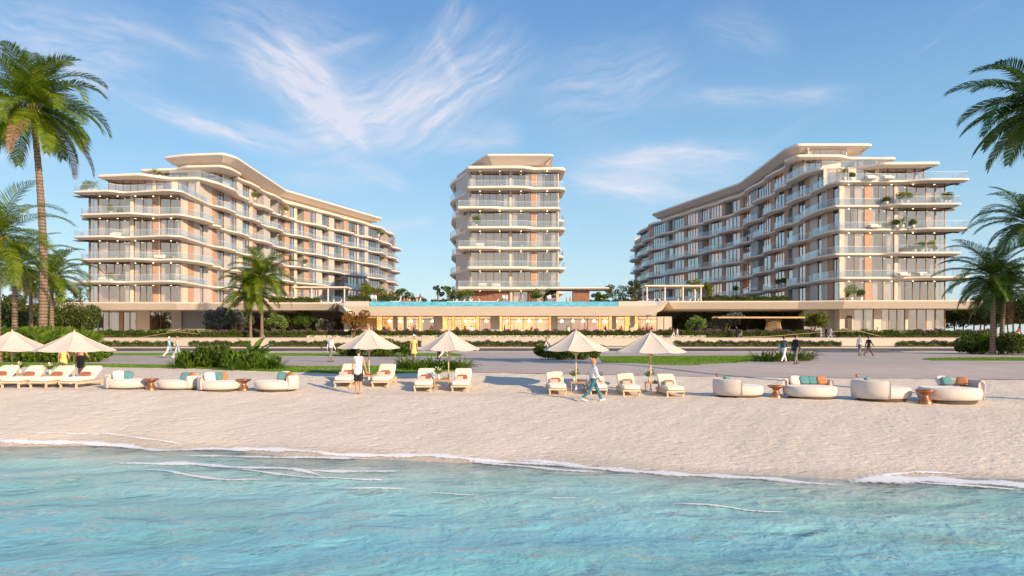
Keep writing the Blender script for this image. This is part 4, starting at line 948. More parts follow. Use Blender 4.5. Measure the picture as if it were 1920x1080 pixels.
# ------------------------------------------------------------------ plants
def frond_arrays(rs, base, az, el, L, droop, nl, lw, ll, twist=0., bend=.9, hang=.5):
    """one feather leaf: a rachis that bends over, leaflets on both sides hanging from it"""
    V = []; F = []
    N = 14; p = np.array(base, float); pts = [p.copy()]; ang = el; step = L/N; dirs = []
    h = np.array([math.cos(az), math.sin(az), 0]); up = np.array([0, 0, 1.]); side = np.array([-math.sin(az), math.cos(az), 0])
    side_sw = rs.uniform(-.25, .25)
    for i in range(N):
        d = h*math.cos(ang)+up*math.sin(ang)+side*side_sw*(i/N); d /= np.linalg.norm(d)
        p = p+d*step; pts.append(p.copy()); dirs.append(d); ang -= droop/N*(0.5+1.1*i/N)
    dirs.append(dirs[-1]); pts = np.array(pts); dirs = np.array(dirs)
    # rachis as a thin three-sided strip
    for i in range(N):
        w0, w1 = .035*(1-i/N)+.008, .035*(1-(i+1)/N)+.008
        o = len(V); V += [pts[i]-side*w0, pts[i]+side*w0, pts[i+1]+side*w1, pts[i+1]-side*w1]; F.append((o, o+1, o+2, o+3))
    for k in range(nl):
        u = .10+.90*(k+rs.uniform(0, .6))/nl; i = min(N-1, int(u*N)); f = u*N-i
        q = pts[i]*(1-f)+pts[i+1]*f; d = dirs[i]; up_ = np.cross(d, side); up_ /= np.linalg.norm(up_)
        if up_[2] < 0: up_ = -up_
        prof = math.sin(math.pi*min(1, .16+u*.80))**.6; l = ll*prof*rs.uniform(.8, 1.1)
        for s_ in (-1, 1):
            v = side*s_*1.0+d*(.45+.75*u)+up_*(.30-twist); v /= np.linalg.norm(v)
            v2 = v*.75+np.array([0, 0, -1])*hang*rs.uniform(.6, 1.3)+d*.2; v2 /= np.linalg.norm(v2)
            w_ = d*lw*rs.uniform(.8, 1.2)
            m1 = q+v*l*.5; e = m1+v2*l*.5
            o = len(V); V += [q-w_*.35, q+w_*.35, m1+w_*.5, m1-w_*.5, e]; F += [(o, o+1, o+2, o+3), (o+3, o+2, o+4, o+4)]
    return V, F
def quads_to_mesh(name, V, F, mat, parent):
    F3 = [f[:3] if f[2] == f[3] else f for f in F]
    me = bpy.data.meshes.new(name); me.from_pydata([tuple(v) for v in V], [], F3); me.materials.append(MATS[mat]); me.update()
    o = bpy.data.objects.new(name, me); COL.objects.link(o); o.parent = parent; return o
def palm(label, loc, H, r0, fl, nf, seed, lean=(0,0), nl=42, dead=0, mat='leaf_palm', group='coconut palms', nuts=True, el_rng=(-35, 80), curve=0., azs=None, lw=.045):
    rs = np.random.RandomState(seed); T = thing('coconut_palm', label, 'palm tree', loc, 0, group)
    N = 46; pts = []; rad = []
    for i in range(N+1):
        u = i/N; pts.append((lean[0]*u**1.6+curve*math.sin(u*math.pi), lean[1]*u**1.5, H*u))
        rad.append(r0*(1.25-.25*min(1, u*7))*(1-.42*u)*(1+(.07 if i % 2 else -.03)))
    m_ = MB(); m_.tube(pts, rad, 10, sm=False); m_.build('trunk', 'palm_bark', T)
    top = np.array(pts[-1]); V = []; F = []; DV = []; DF = []
    for i in range(nf):
        u = i/(nf-1); el = R(el_rng[1])*(1-u)+R(el_rng[0])*u; az = i*2.39996+rs.uniform(-.25, .25)
        if azs: az = azs[i % len(azs)]+rs.uniform(-.1, .1)
        l = fl*(.72+.28*math.sin(math.pi*min(1, .25+u)))*rs.uniform(.9, 1.08)
        v, f = frond_arrays(rs, top+np.array([math.cos(az), math.sin(az), 0])*.12+np.array([0, 0, .15*(1-u)]), az, el, l, R(60+55*rs.rand())*(1.0 if el > 0 else .6), nl, lw, fl*.265, hang=.35+.5*u)
        o = len(V); V += v; F += [tuple(q+o for q in k) for k in f]
    quads_to_mesh('crown', V, F, mat, T)
    for i in range(dead):
        az = i*2.2+rs.uniform(0, 1)+.4; v, f = frond_arrays(rs, top+np.array([math.cos(az)*.15, math.sin(az)*.15, -.15]), az, R(-22), fl*.95, R(62), nl, lw*.9, fl*.19, hang=.95)
        o = len(DV); DV += v; DF += [tuple(q+o for q in k) for k in f]
    if DV: quads_to_mesh('dead_fronds', DV, DF, 'leaf_dead', T)
    if nuts:
        m_ = MB()
        for i in range(9):
            a = i*.75; m_.ellip((top[0]+math.cos(a)*.30, top[1]+math.sin(a)*.30, top[2]-.12-.14*(i % 3)), .13, .13, .17, 8)
        for i in range(10):
            a = i*.63; m_.tube([tuple(top+np.array([0, 0, -.3])), tuple(top+np.array([math.cos(a)*.25, math.sin(a)*.25, .05])), tuple(top+np.array([math.cos(a)*.6, math.sin(a)*.6, .32]))], [.09, .07, .03], 5)
        m_.build('coconuts', 'coconut', T)
    return T
m, t = newmat('palm_bark'); g = NG(t); p = g.obj()
sx = g.n('ShaderNodeSeparateXYZ', {0: p}); zz = g.math('ADD', g.math('MULTIPLY', sx.outputs[2], 4.2), g.math('MULTIPLY', g.noise(g.scale(p, (2, 2, .5)), 2.5, 3), .55))
rg = g.math('FRACT', zz); n = g.noise(g.scale(p, (14, 14, 3)), 2, 5)
c = g.ramp(g.math('ADD', g.math('MULTIPLY', rg, .55), g.math('MULTIPLY', n, .45)), [(.22, (.05, .035, .028)), (.42, (.20, .14, .10)), (.85, (.34, .25, .19))])
g.out(g.n('ShaderNodeBsdfPrincipled', {'Base Color': c, 'Roughness': .9, 'Normal': g.bump(rg, .8, .05)}).outputs[0])
basic('coconut', (.34, .17, .06), .6, .3, 8)

def leafcloud(rs, C, sz, flat=.5, asp=1.9):
    """leaf shaped faces centred on the points C"""
    n = len(C); a = rs.rand(n)*2*np.pi; el = (rs.rand(n)-.5)*np.pi*flat*1.6
    d = np.stack([np.cos(a)*np.cos(el), np.sin(a)*np.cos(el), np.sin(el)], 1); r_ = rs.randn(n, 3); s_ = np.cross(d, r_); s_ /= np.linalg.norm(s_, axis=1)[:, None]+1e-9
    L = sz*(.6+.8*rs.rand(n)); W = L/asp; u = np.cross(d, s_)*(L*.12)[:, None]
    V = np.stack([C-d*L[:, None]*.5, C+s_*W[:, None]*.5+u, C+d*L[:, None]*.5, C-s_*W[:, None]*.5+u], 1).reshape(-1, 3)
    return V, np.arange(4*n).reshape(-1, 4)
def blobs(rs, n, cs, rr, fill=.55, surf=.5):
    """points in and near the surface of several lumps, uneven, with gaps"""
    cs = np.array(cs); k = rs.randint(0, len(cs), n); d = rs.randn(n, 3); d /= np.linalg.norm(d, axis=1)[:, None]
    q = rs.rand(n)**(1/3.)*(1-surf)+surf*(.75+.3*rs.rand(n)); 
    return cs[k]+d*q[:, None]*np.array(rr)[k][:, None]*np.array([1, 1, .8])
def tree(name, label, loc, H, cr, seed, mat='leaf_tree', nleaf=5000, leaf=.28, group='trees', cat='tree', trunk_h=.45, stems=1, flower=None, lumps=16, flat=.8, spread=1.0, bark='bark_brown'):
    rs = np.random.RandomState(seed); T = thing(name, label, cat, loc, 0, group)
    m_ = MB(); th = H*trunk_h; cs = []; rr = []
    for s_ in range(stems):
        a0 = rs.rand()*6.28; bx, by = (.18*math.cos(a0)*cr*.4, .18*math.sin(a0)*cr*.4) if stems > 1 else (0, 0)
        tw = max(.05, H*.022); tp = Vector((bx*2.5+rs.uniform(-.1, .1)*H*.3, by*2.5, th))
        m_.tube([(bx, by, 0), (bx*1.5, by*1.5, th*.5), tp], [tw*1.3, tw, tw*.85], 7)
        for q in range(max(3, lumps//(2*stems))):
            a = rs.rand()*6.28; e = Vector((math.cos(a)*cr*rs.uniform(.3, .75), math.sin(a)*cr*rs.uniform(.3, .75), th+(H-th)*rs.uniform(.25, .85)))
            m_.tube([tp-Vector((0, 0, th*.1)), tp.lerp(e, .5)+Vector((0, 0, .1*H)), e], [tw*.6, tw*.35, tw*.12], 5)
            cs.append(tuple(e)); rr.append(cr*rs.uniform(.22, .42))
    while len(cs) < lumps:
        a = rs.rand()*6.28; q = math.sqrt(rs.rand())*cr*.78*spread; z = th+(H-th)*rs.uniform(.15, .92); q *= math.sqrt(max(.1, 1-((z-th)/(H-th)-.4)**2*1.9))
        cs.append((math.cos(a)*q, math.sin(a)*q, z)); rr.append(cr*rs.uniform(.18, .40))
    m_.build('trunk', bark, T)
    C = blobs(rs, nleaf, cs, rr); C[:, 2] = np.maximum(C[:, 2], th*.55)
    V, F = leafcloud(rs, C, leaf, flat); npmesh('crown', V, F, mat, T)
    if flower:
        C = blobs(rs, nleaf//3, cs, np.array(rr)*1.06, surf=.95); V, F = leafcloud(rs, C, leaf*.9, .9, 1.2); npmesh('blossom', V, F, flower, T)
    return T
def leaf_strip(V, F, base, az, el, L, W, droop, n=5, fold=.25, tipw=.0, shape='lance'):
    p = np.array(base, float); h = np.array([math.cos(az), math.sin(az), 0]); side = np.array([-math.sin(az), math.cos(az), 0]); ang = el; o = len(V)
    for i in range(n+1):
        u = i/n; w_ = W*(math.sin(math.pi*min(.98, .08+u*.92))**.7 if shape == 'lance' else (1-u*.9))
        nrm_ = -h*math.sin(ang)+np.array([0, 0, 1])*math.cos(ang)
        V += [p-side*w_*.5+nrm_*w_*fold, p, p+side*w_*.5+nrm_*w_*fold]
        if i: q = o+(i-1)*3; F += [(q, q+1, q+4, q+3), (q+1, q+2, q+5, q+4)]
        p = p+(h*math.cos(ang)+np.array([0, 0, 1])*math.sin(ang))*L/n; ang -= droop/n
def strap_plant(name, label, loc, seed, n=50, L=.9, W=.06, el=(30, 85), droop=90, rad=.35, mat='leaf_lush', group=None, cat='shrub', shape='lance', sc=1., stalk=None, hh=.0):
    rs = np.random.RandomState(seed); T = thing(name, label, cat, loc, 0, group, sc); V = []; F = []
    for i in range(n):
        a = rs.rand()*6.28; q = rad*math.sqrt(rs.rand()); b = (math.cos(a)*q, math.sin(a)*q, hh*rs.rand())
        leaf_strip(V, F, b, a+rs.uniform(-.6, .6), R(rs.uniform(*el)), L*rs.uniform(.6, 1.1), W*rs.uniform(.7, 1.2), R(droop*rs.uniform(.5, 1.1)), shape=shape)
    quads_to_mesh('foliage', V, F, mat, T)
    m_ = MB(); m_.lathe([(rad*.5, -.1), (rad*.45, .05), (.03, .12+hh*.6)], n=8); m_.build('stem', 'bark_brown', T)
    return T
def fan_palm(label, loc, seed, n=14, L=1.1, group='fan palms', mat='leaf_lush', h=.5, sc=1.):
    rs = np.random.RandomState(seed); T = thing('fan_palm', label, 'fan palm', loc, 0, group, sc); V = []; F = []; m_ = MB()
    for i in range(n):
        a = i*2.4+rs.uniform(-.3, .3); el = R(rs.uniform(5, 75)); l = L*rs.uniform(.6, 1.)
        e = np.array([math.cos(a)*math.cos(el)*l, math.sin(a)*math.cos(el)*l, h+math.sin(el)*l]); m_.tube([(0, 0, h*.6), tuple(e)], .012, 4)
        d = e-np.array([0, 0, h*.5]); d /= np.linalg.norm(d); s_ = np.cross(d, [0, 0, 1.]); s_ /= np.linalg.norm(s_); u = np.cross(s_, d)
        for k in range(13):
            f = R(-105+k*17.5); v = d*math.cos(f)+s_*math.sin(f)+u*.12; v /= np.linalg.norm(v); r_ = L*.55*(1-.2*abs(k-6)/6); w_ = np.cross(v, u)*r_*.07
            o = len(V); t1 = e+v*r_*.6; V += [e, t1+w_, t1-w_, e+v*r_*.9+np.array([0, 0, -.16*r_])]; F += [(o, o+2, o+3, o+1)]
    quads_to_mesh('fronds', V, F, mat, T); m_.lathe([(.12, -.1), (.10, h*.6), (.03, h*.75)], n=8); m_.build('stem', 'bark_brown', T); return T
def shrub(name, label, loc, w_, d_, h, seed, n=1500, leaf=.12, mat='leaf_shrub', group=None, flower=None, cat='shrub', nf=.25, asp=2.8):
    rs = np.random.RandomState(seed); T = thing(name, label, cat, loc, 0, group); cs = []; rr = []
    k = max(4, int(w_*1.6))
    for i in range(k*2):
        cs.append((rs.uniform(-.5, .5)*w_*.85, rs.uniform(-.5, .5)*d_*.6, h*rs.uniform(.30, .72))); rr.append(min(h*.55, w_*.4)*rs.uniform(.55, .95))
    C = blobs(rs, n, cs, rr); C[:, 2] = np.clip(C[:, 2], .02, h*1.1); V, F = leafcloud(rs, C, leaf*1.5, .9, asp); npmesh('foliage', V, F, mat, T)
    if flower:
        C = blobs(rs, int(n*nf), cs, np.array(rr)*1.08, surf=.95); C[:, 2] = np.clip(C[:, 2], h*.35, h*1.2); V, F = leafcloud(rs, C, leaf*.8, .9, 1.2); npmesh('blossom', V, F, flower, T)
    m_ = MB()
    for i in range(5): 
        a = i*1.3; m_.tube([(cs[i][0]*.5, cs[i][1]*.5, -.05), cs[i]], [.03, .012], 5)
    m_.build('stem', 'bark_brown', T); return T
def hedge(label, x0, x1, y, z, h, d_, seed, group, mat='leaf_shrub', flower=None, leaf=.17, dens=42, nf=.3):
    rs = np.random.RandomState(seed); L = x1-x0; T = thing('hedge', label, 'hedge', ((x0+x1)/2, y, z), 0, group)
    n = int(L*h*d_*dens*15); x = rs.uniform(-L/2, L/2, n); hh = h*(.86+.08*np.sin(x*1.7+seed)+.08*np.sin(x*4.1+seed*2)+.06*np.sin(x*9.3))
    zz = hh*np.sqrt(rs.rand(n)); yy = rs.uniform(-.5, .5, n)*d_*np.sqrt(np.maximum(.15, 1-(zz/h)**3*.8)); V, F = leafcloud(rs, np.stack([x, yy, zz], 1), leaf, .9)
    npmesh('foliage', V, F, mat, T)
    if flower:
        k = int(n*nf*.45); x = rs.uniform(-L/2, L/2, k); pt = (np.sin(x*.9+seed)+np.sin(x*2.3)+rs.rand(k)*1.5) > .1; x = x[pt]; k = len(x)
        hh = h*(.86+.08*np.sin(x*1.7+seed)+.08*np.sin(x*4.1+seed*2)); V, F = leafcloud(rs, np.stack([x, rs.uniform(-.5, .3, k)*d_, hh*(.8+.35*rs.rand(k))], 1), leaf*.75, .9, 1.2); npmesh('blossom', V, F, flower, T)
    m_ = MB(); m_.box(-L/2+.05, L/2-.05, -d_*.3, d_*.3, -.05, h*.35); m_.build('soil_bed', 'soil', T); return T

# tall palms
YL = 50.
palm('tallest coconut palm with leaning ringed trunk and brown hanging fronds at the left edge', (P(78,YL), YL, 0), Zp(205,YL), .31, 6.2, 40, 2, lean=(P(61,YL)-P(78,YL), 0), nl=70, dead=5, curve=.30, lw=.075, el_rng=(-42, 82))
palm('coconut palm standing half outside the left edge with its crown at mid height', (P(-6,44), 44, 0), Zp(450,44), .26, 5.0, 28, 12, lw=.06, nl=46, dead=0)
palm('lower coconut palm with a dark skirt just left of the tall leaning trunk', (P(28,56), 56, 0), Zp(500,56), .26, 4.6, 30, 21, lw=.06, nl=44, dead=3)
palm('slim coconut palm between the tall leaning trunk and the sunlit block', (P(97,62), 62, 0), Zp(522,62), .22, 4.2, 28, 31, lw=.07, nl=44, dead=2)
palm('small coconut palm behind the tall leaning trunk with drooping dry fronds', (P(58,66), 66, 0), Zp(535,66), .22, 3.2, 22, 37, nl=36, dead=3)
palm('small far palm top seen beside the deck corner of the sunlit block', (P(150,140), 140, 1.3), Zp(548,140)-1.3, .2, 3.0, 18, 41, nl=26, nuts=False)
palm('taller of the two garden palms before the sunlit block', (P(491,100.8), 100.8, 1.3), Zp(520,100.8)-1.3, .24, 6.6, 30, 51, nl=50, dead=2, group='garden palms', lean=(-.1,0), lw=.09)
palm('shorter of the two garden palms before the sunlit block', (P(470,101.4), 101.4, 1.3), Zp(552,101.4)-1.3, .22, 5.8, 28, 57, nl=50, dead=1, group='garden palms', lw=.09)
palm('palm leaning in from beyond the upper right corner, only its fronds in view', (P(1978,27), 27, -.4), Zp(205,27)+.4, .24, 3.7, 36, 61, nl=66, mat='leaf_palm_dark', lean=(-.3,0), el_rng=(-30, 75), lw=.055)
palm('taller palm at the right edge with long dark fronds', (P(1930,60), 60, 0), Zp(420,60), .26, 5.2, 30, 67, lw=.07, nl=50, mat='leaf_palm_dark')
palm('full dark coconut palm beside the shaded block with long fronds toward the balconies', (P(1861,62), 62, 0), Zp(523,62), .24, 5.2, 34, 71, lw=.07, nl=52, dead=1, mat='leaf_palm_dark', lean=(.1, 0))
palm('second slim trunk palm just right of the full dark palm', (P(1877,64), 64, 0), Zp(548,64), .22, 4.4, 28, 79, lw=.07, nl=44, dead=2, mat='leaf_palm_dark', lean=(.4, 0))

# background trees either side and behind the deck
bt = 0
TREES_L = [(-30,80,560),(5,86,552),(30,95,575),(58,92,566),(84,100,580),(112,100,572),(135,108,585),(152,112,575),(172,126,590),(-10,70,590),(120,124,560)]
for i, (px, Y, py) in enumerate(TREES_L):
    tree('shade_tree', 'dark shade tree '+['behind the pale trunked palm cut by the left edge','left of the low palm with the dark skirt','right of the low palm with the dark skirt','just left of the tall leaning trunk','just right of the tall leaning trunk','behind the slim palm','under the small drooping palm','at the left tip of the deck','beside the turquoise panel','at the far left edge','beneath the left corner of the deck'][i], (P(px,Y), Y, 0 if Y < 99 else 1.3), Zp(py,Y)-(0 if Y < 99 else 1.3), 3.6+rnd.random()*1.4, 100+i, nleaf=4200, leaf=.34, group='shade trees left of the blocks', trunk_h=.3)
TREES_R = [(1790,128,575),(1806,122,580),(1826,120,570),(1846,126,578),(1868,118,566),(1890,124,578),(1912,112,560),(1935,118,572),(1960,108,560),(1838,150,562),(1900,150,560)]
for i, (px, Y, py) in enumerate(TREES_R):
    tree('shade_tree', 'grove tree '+['touching the corner of the shaded block','under the tip of the shaded deck, yellow green','beyond the tip of the deck','left of the twin palm trunks','right behind the twin palm trunks, yellow green','between twin palms and the right edge','near the right edge of the grove','cut by the right edge, yellow green','beyond the right edge','far back under the deck tip','far back near the right edge, yellow green'][i], (P(px,Y), Y, 1.3), Zp(py,Y)-1.3, 3.6+rnd.random()*1.2, 140+i, nleaf=4200, leaf=.36, mat='leaf_olive' if i % 3 == 1 else 'leaf_tree', group='shade trees right of the blocks', trunk_h=.45)
# garden trees under and before the deck
GT = [(408,112,578,2.6,'leaf_shrub','flower_lilac','lilac flowering tree before the shaded wall, left court'),(436,114,580,2.6,'leaf_shrub','flower_lilac','lilac tree beside the pale green tree, left court'),(455,118,592,1.9,'leaf_olive',None,'olive green bushy tree behind the garden palms'),(515,113,588,2.1,'leaf_lush','flower_green','white green blossoming tree right of the garden palms'),
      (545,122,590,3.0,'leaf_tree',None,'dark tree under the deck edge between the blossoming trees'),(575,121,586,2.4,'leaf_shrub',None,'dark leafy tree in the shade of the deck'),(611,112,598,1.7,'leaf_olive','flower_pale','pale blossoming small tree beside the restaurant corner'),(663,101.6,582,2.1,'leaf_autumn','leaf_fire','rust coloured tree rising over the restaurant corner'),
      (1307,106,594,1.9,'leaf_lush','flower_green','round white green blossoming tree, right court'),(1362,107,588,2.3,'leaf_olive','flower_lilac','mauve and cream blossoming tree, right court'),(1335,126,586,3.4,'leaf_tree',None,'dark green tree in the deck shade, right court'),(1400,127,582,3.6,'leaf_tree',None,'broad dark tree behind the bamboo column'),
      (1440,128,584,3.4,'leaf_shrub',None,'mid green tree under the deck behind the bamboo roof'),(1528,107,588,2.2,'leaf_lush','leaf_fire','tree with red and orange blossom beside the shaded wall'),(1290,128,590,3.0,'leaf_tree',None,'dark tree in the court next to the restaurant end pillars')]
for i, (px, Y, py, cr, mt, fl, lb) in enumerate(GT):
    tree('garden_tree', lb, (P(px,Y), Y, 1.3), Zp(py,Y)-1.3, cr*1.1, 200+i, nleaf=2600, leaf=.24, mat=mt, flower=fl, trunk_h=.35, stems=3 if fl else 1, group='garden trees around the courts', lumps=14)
# deck garden
DT = [(679,124,531,2.0,'leaf_lime','lime green tree on the deck left of the pool, tallest of the three'),(706,126,538,1.7,'leaf_lime','lime green tree on the deck, middle of the three left of the pool'),(728,130,545,1.4,'leaf_lime','slim lime tree on the deck before the far balconies'),(756,126,540,1.7,'leaf_shrub','small round deck tree by the far end of the sunlit block'),
      (822,128,533,1.0,'leaf_olive','thin wispy sapling on the deck against open sky'),(843,128,537,1.5,'leaf_shrub','low wide deck tree left of the tower'),(870,126,543,1.6,'leaf_lush','bushy bright tree at the left foot of the tower'),(1008,126,543,1.5,'leaf_lush','bushy bright tree before the tower lobby'),(1033,128,541,1.1,'leaf_shrub','narrow tree at the right foot of the tower'),
      (1122,130,547,1.5,'leaf_shrub','small tree under the thin bar canopy'),(1150,132,532,1.9,'leaf_tree','leafy deck tree right of the bar canopy'),(1172,130,536,2.0,'leaf_shrub','spreading deck tree between bar and shaded block'),(1190,128,524,1.6,'leaf_olive','taller airy deck tree beside the first pergola post'),(1303,122,524,1.3,'leaf_lime','upright lime tree at the end of the right pergola'),(1325,124,527,1.3,'leaf_lime','feathery lime tree before the shaded balconies')]
for i, (px, Y, py, cr, mt, lb) in enumerate(DT):
    tree('deck_tree', lb, (P(px,Y), Y, WT), Zp(py,Y)-WT, cr*1.15, 240+i, nleaf=1500, leaf=.24, mat=mt, trunk_h=.3, stems=2, group='small trees on the pool deck', lumps=10)
DH = [(653,735,122,1.6,'flower_mauve'),(735,800,124,1.3,'flower_mauve'),(808,850,126,1.1,None),(1092,1160,129,1.2,None),(1160,1205,127,1.2,None),(1315,1400,121,1.5,'flower_mauve'),(1395,1480,119,1.3,None),(505,600,121,1.2,None)]
for i, (a, b, Y, h, fl) in enumerate(DH):
    hedge(['flowering planting bed on the deck left of the pool','low planting bed on the deck by the sunbathers','dark low hedge on the deck left of the tower','low hedge on the deck behind the brown bar pier','low hedge under the deck trees right of the bar','planting bed on the deck before the shaded balconies','green bed on the deck edge of the shaded block','low hedge on the deck behind the left pergola'][i], P(a,Y), P(b,Y), Y, WT, h, 1.6, 300+i, 'planting on the pool deck', flower=fl, leaf=.2, dens=16)
# terraced hedges between road and hotel: upper row B, lower row A
for i, (a, b, fl) in enumerate([(175,300,None),(300,400,'flower_pale'),(402,560,'flower_mauve'),(560,700,'flower_mauve'),(700,860,'flower_mauve'),(860,1010,'flower_mauve'),(1010,1130,'flower_mauve'),(1130,1260,'flower_mauve'),(1262,1400,'flower_mauve'),(1400,1535,'flower_mauve'),(1570,1700,'flower_pale'),(1700,1860,'flower_mauve')]):
    hedge('stretch of the upper flowering hedge %s' % ['before the sunlit ground floor','beside the shaded wall of the sunlit block','under the lilac trees','by the pale blossoming tree','behind the third parasol','before the restaurant, left stretch','in the middle of the restaurant','before the restaurant right stretch','under the white green tree','before the bamboo column','before the ground floor of the shaded block','by the right grove'][i],
          P(a,103.6), P(b,103.6), 103.6, 1.3, 1.3, 1.9, 320+i, 'upper flowering hedges', flower=fl, leaf=.2, dens=24, mat='leaf_shrub')
for i, (a, b, fl) in enumerate([(185,325,'flower_pale'),(355,470,'flower_mauve'),(505,620,'flower_mauve'),(700,790,'flower_mauve'),(850,1030,'flower_mauve'),(1265,1420,'flower_mauve'),(1420,1578,'flower_mauve'),(1682,1830,'flower_mauve')]):
    hedge('stretch of the roadside hedge %s' % ['between left fan palms and walking couple','left of the garden palm trunks','right of the garden palm trunks','between the third and fourth parasol','right of the fourth parasol','behind the sixth parasol','behind the two men in jackets','near the right grove'][i],
          P(a,99.3), P(b,99.3), 99.6, .0, .98, 1.1, 340+i, 'roadside hedges', flower=fl, leaf=.18, dens=34, mat='leaf_shrub')
# terrace retaining wall
wl_ = thing('retaining_wall', 'long low beige retaining wall behind the roadside hedges', 'wall', (0, 100.4, 0))
q = MB(); q.box(-95, 95, -.2, .2, -.1, 1.32); q.build('wall_body', 'concrete_wall', wl_); q = MB(); q.box(-95, 95, -.26, .26, 1.321, 1.40); q.build('coping', 'kerb', wl_)
# second step of the terrace, and the rising ramp wall at the right
wl_ = thing('retaining_wall', 'upper pale terrace wall just below the hotel ground floors', 'wall', (0, 105.6, 1.3))
q = MB(); q.box(P(165,105.6), P(1850,105.6), -.15, .15, -.05, .42); q.build('wall_body', 'concrete_wall', wl_)
up = MB(); up.box(-90, 90, 105.76, 125, 1.25, 1.74); struct(up.build('hotel_forecourt', 'deck_stone'))
# near shrubs
def near(px, py): return gpt(px, py)
for i, (px, py, n, L, nm) in enumerate([(62,676,16,1.5,'large fan palm behind the leftmost parasols'),(102,677,16,1.6,'large fan palm behind the second parasol pole'),(140,675,16,1.5,'fan palm beside the second parasol top'),(168,673,14,1.3,'fan palm at the edge of the lawn strip'),(28,676,14,1.4,'fan palm behind the first parasol'),(-10,676,14,1.5,'fan palm cut by the left edge'),(122,679,14,1.1,'low fan palm under the second parasol rim'),(84,680,12,1.0,'low fan palm behind the woman in yellow')]):
    x, y, z = near(px, py); fan_palm(nm, (x, y, z), 400+i, n=n+10, L=L*1.25, h=.7, sc=.84)
for i, (px, py, n) in enumerate([(8,677,30),(40,679,30),(75,680,30),(108,680,30),(150,679,30),(-25,677,30),(180,676,24)]):
    x, y, z = near(px, py); shrub('leafy_shrub', 'low yellow green shrub %s' % ['under the leftmost parasol','between the two left parasols','behind the woman in yellow top','behind the bare backed man','right of the second parasol','cut by the left edge','at the end of the left planting'][i], (x, y, z), 2.4, 1.4, 1.05, 420+i, n=1500, leaf=.17, mat='leaf_lush', group='low shrubs at the back of the beach')
CL = [(345,688,1.6,.8,'leaf_lush','low lime edge of the planting island behind the left daybeds'),(372,690,2.2,1.5,'leaf_lush','leafy shrub in the planting island behind the left daybeds'),(400,690,2.4,1.75,'leaf_shrub','dark full shrub in the middle of the planting island'),(428,691,2.4,1.75,'leaf_shrub','dark glossy shrub left of the banana plant'),(455,692,2.0,1.4,'leaf_lush','bright shrub at the foot of the banana plant'),(490,693,2.0,1.0,'leaf_lush','bright low shrub at the right end of the planting island'),
      (655,668,3.0,1.3,'leaf_shrub','dark shrub behind the third parasol'),(690,669,3.0,1.8,'leaf_lush','taller shrub behind the third parasol pole'),(722,669,3.0,1.6,'leaf_shrub','shrub between third parasol and woman in yellow dress'),(748,669,2.6,1.2,'leaf_shrub','low shrub behind the woman in the yellow dress'),
      (1022,674,2.0,1.1,'leaf_shrub','shrub at the left end of the hedge behind the fifth parasol'),(1045,675,2.2,1.2,'leaf_shrub','shrub left of the fifth parasol pole'),(1072,675,2.2,1.2,'leaf_shrub','shrub right of the fifth parasol pole'),(1100,674,2.2,1.15,'leaf_shrub','shrub behind the woman in jeans'),
      (1835,664,3.4,2.1,'leaf_shrub','large dark shrub in front of the twin palms'),(1865,664,3.4,2.5,'leaf_lush','tall bright shrub at the foot of the twin palms'),(1895,665,3.4,2.3,'leaf_tree','dark shrub near the right edge'),(1925,665,3.2,2.4,'leaf_shrub','shrub cut by the right edge'),(1815,664,2.6,1.5,'leaf_tree','low shrub at the left end of the right planting')]
for i, (px, py, w_, h, mt, lb) in enumerate(CL):
    x, y, z = near(px, py); h *= (.70 if i < 6 else .9); shrub('leafy_shrub', lb, (x, y, z), w_*.9, w_*.6, h, 440+i, n=int(1500*h), leaf=.15, mat=mt, group='leafy shrubs of the promenade islands')
x, y, z = near(474,686); strap_plant('banana_plant', 'broad leaved banana plant standing above the planting island', (x, y, z), 470, n=17, L=1.7, W=.42, el=(35, 85), droop=75, rad=.15, cat='banana plant', hh=.5)
x, y, z = near(488,688); strap_plant('banana_plant', 'smaller banana plant leaning right of the larger one', (x, y, z), 471, n=10, L=1.1, W=.34, el=(30, 80), droop=80, rad=.12, cat='banana plant', hh=.2)
x, y, z = near(702,668); strap_plant('banana_plant', 'spiky banana plant showing over the third parasol', (x, y, z), 472, n=12, L=1.6, W=.30, el=(35, 75), droop=60, rad=.12, cat='banana plant', hh=.9)
x, y, z = near(1105,668); strap_plant('banana_plant', 'dark broad leaved plant beside the fifth parasol rim', (x, y, z), 473, n=12, L=1.5, W=.30, el=(20, 75), droop=85, rad=.12, cat='banana plant', hh=.6)
for i, (px, py) in enumerate([(757,692),(772,694),(790,694),(806,692),(822,694),(840,694),(858,694),(870,693)]):
    x, y, z = near(px, py); strap_plant('lily_clump', ['strappy lily clump at the left end of the bed behind the fourth parasol','lily clump under the woman in the yellow dress','lily clump left of the fourth parasol lounger','tall arching lily clump left of the parasol pole','lily clump just left of the parasol pole','lily clump right of the parasol pole','full lily clump near the right end of the bed','lily clump ending the bed behind the fourth parasol'][i], (x, y, z), 480+i, n=60, L=.95, W=.07, rad=.35, mat='leaf_lush', group='lily clumps behind the fourth parasol')
for i, (px, py) in enumerate([(1428,678),(1446,678.5),(1462,678),(1480,677.5),(1498,677),(1510,676.5)]):
    x, y, z = near(px, py); strap_plant('lily_clump', ['lily clump at the end of the right lawn','lily clump left of the man with the bag','lily clump behind the man with the bag','lily clump between the two men in jackets','lily clump right of the man in the dark suit','last lily clump right of the two men'][i], (x, y, z), 500+i, n=60, L=1.1, W=.07, rad=.45, mat='leaf_shrub' if i % 2 else 'leaf_lush', group='lily clumps by the two men')
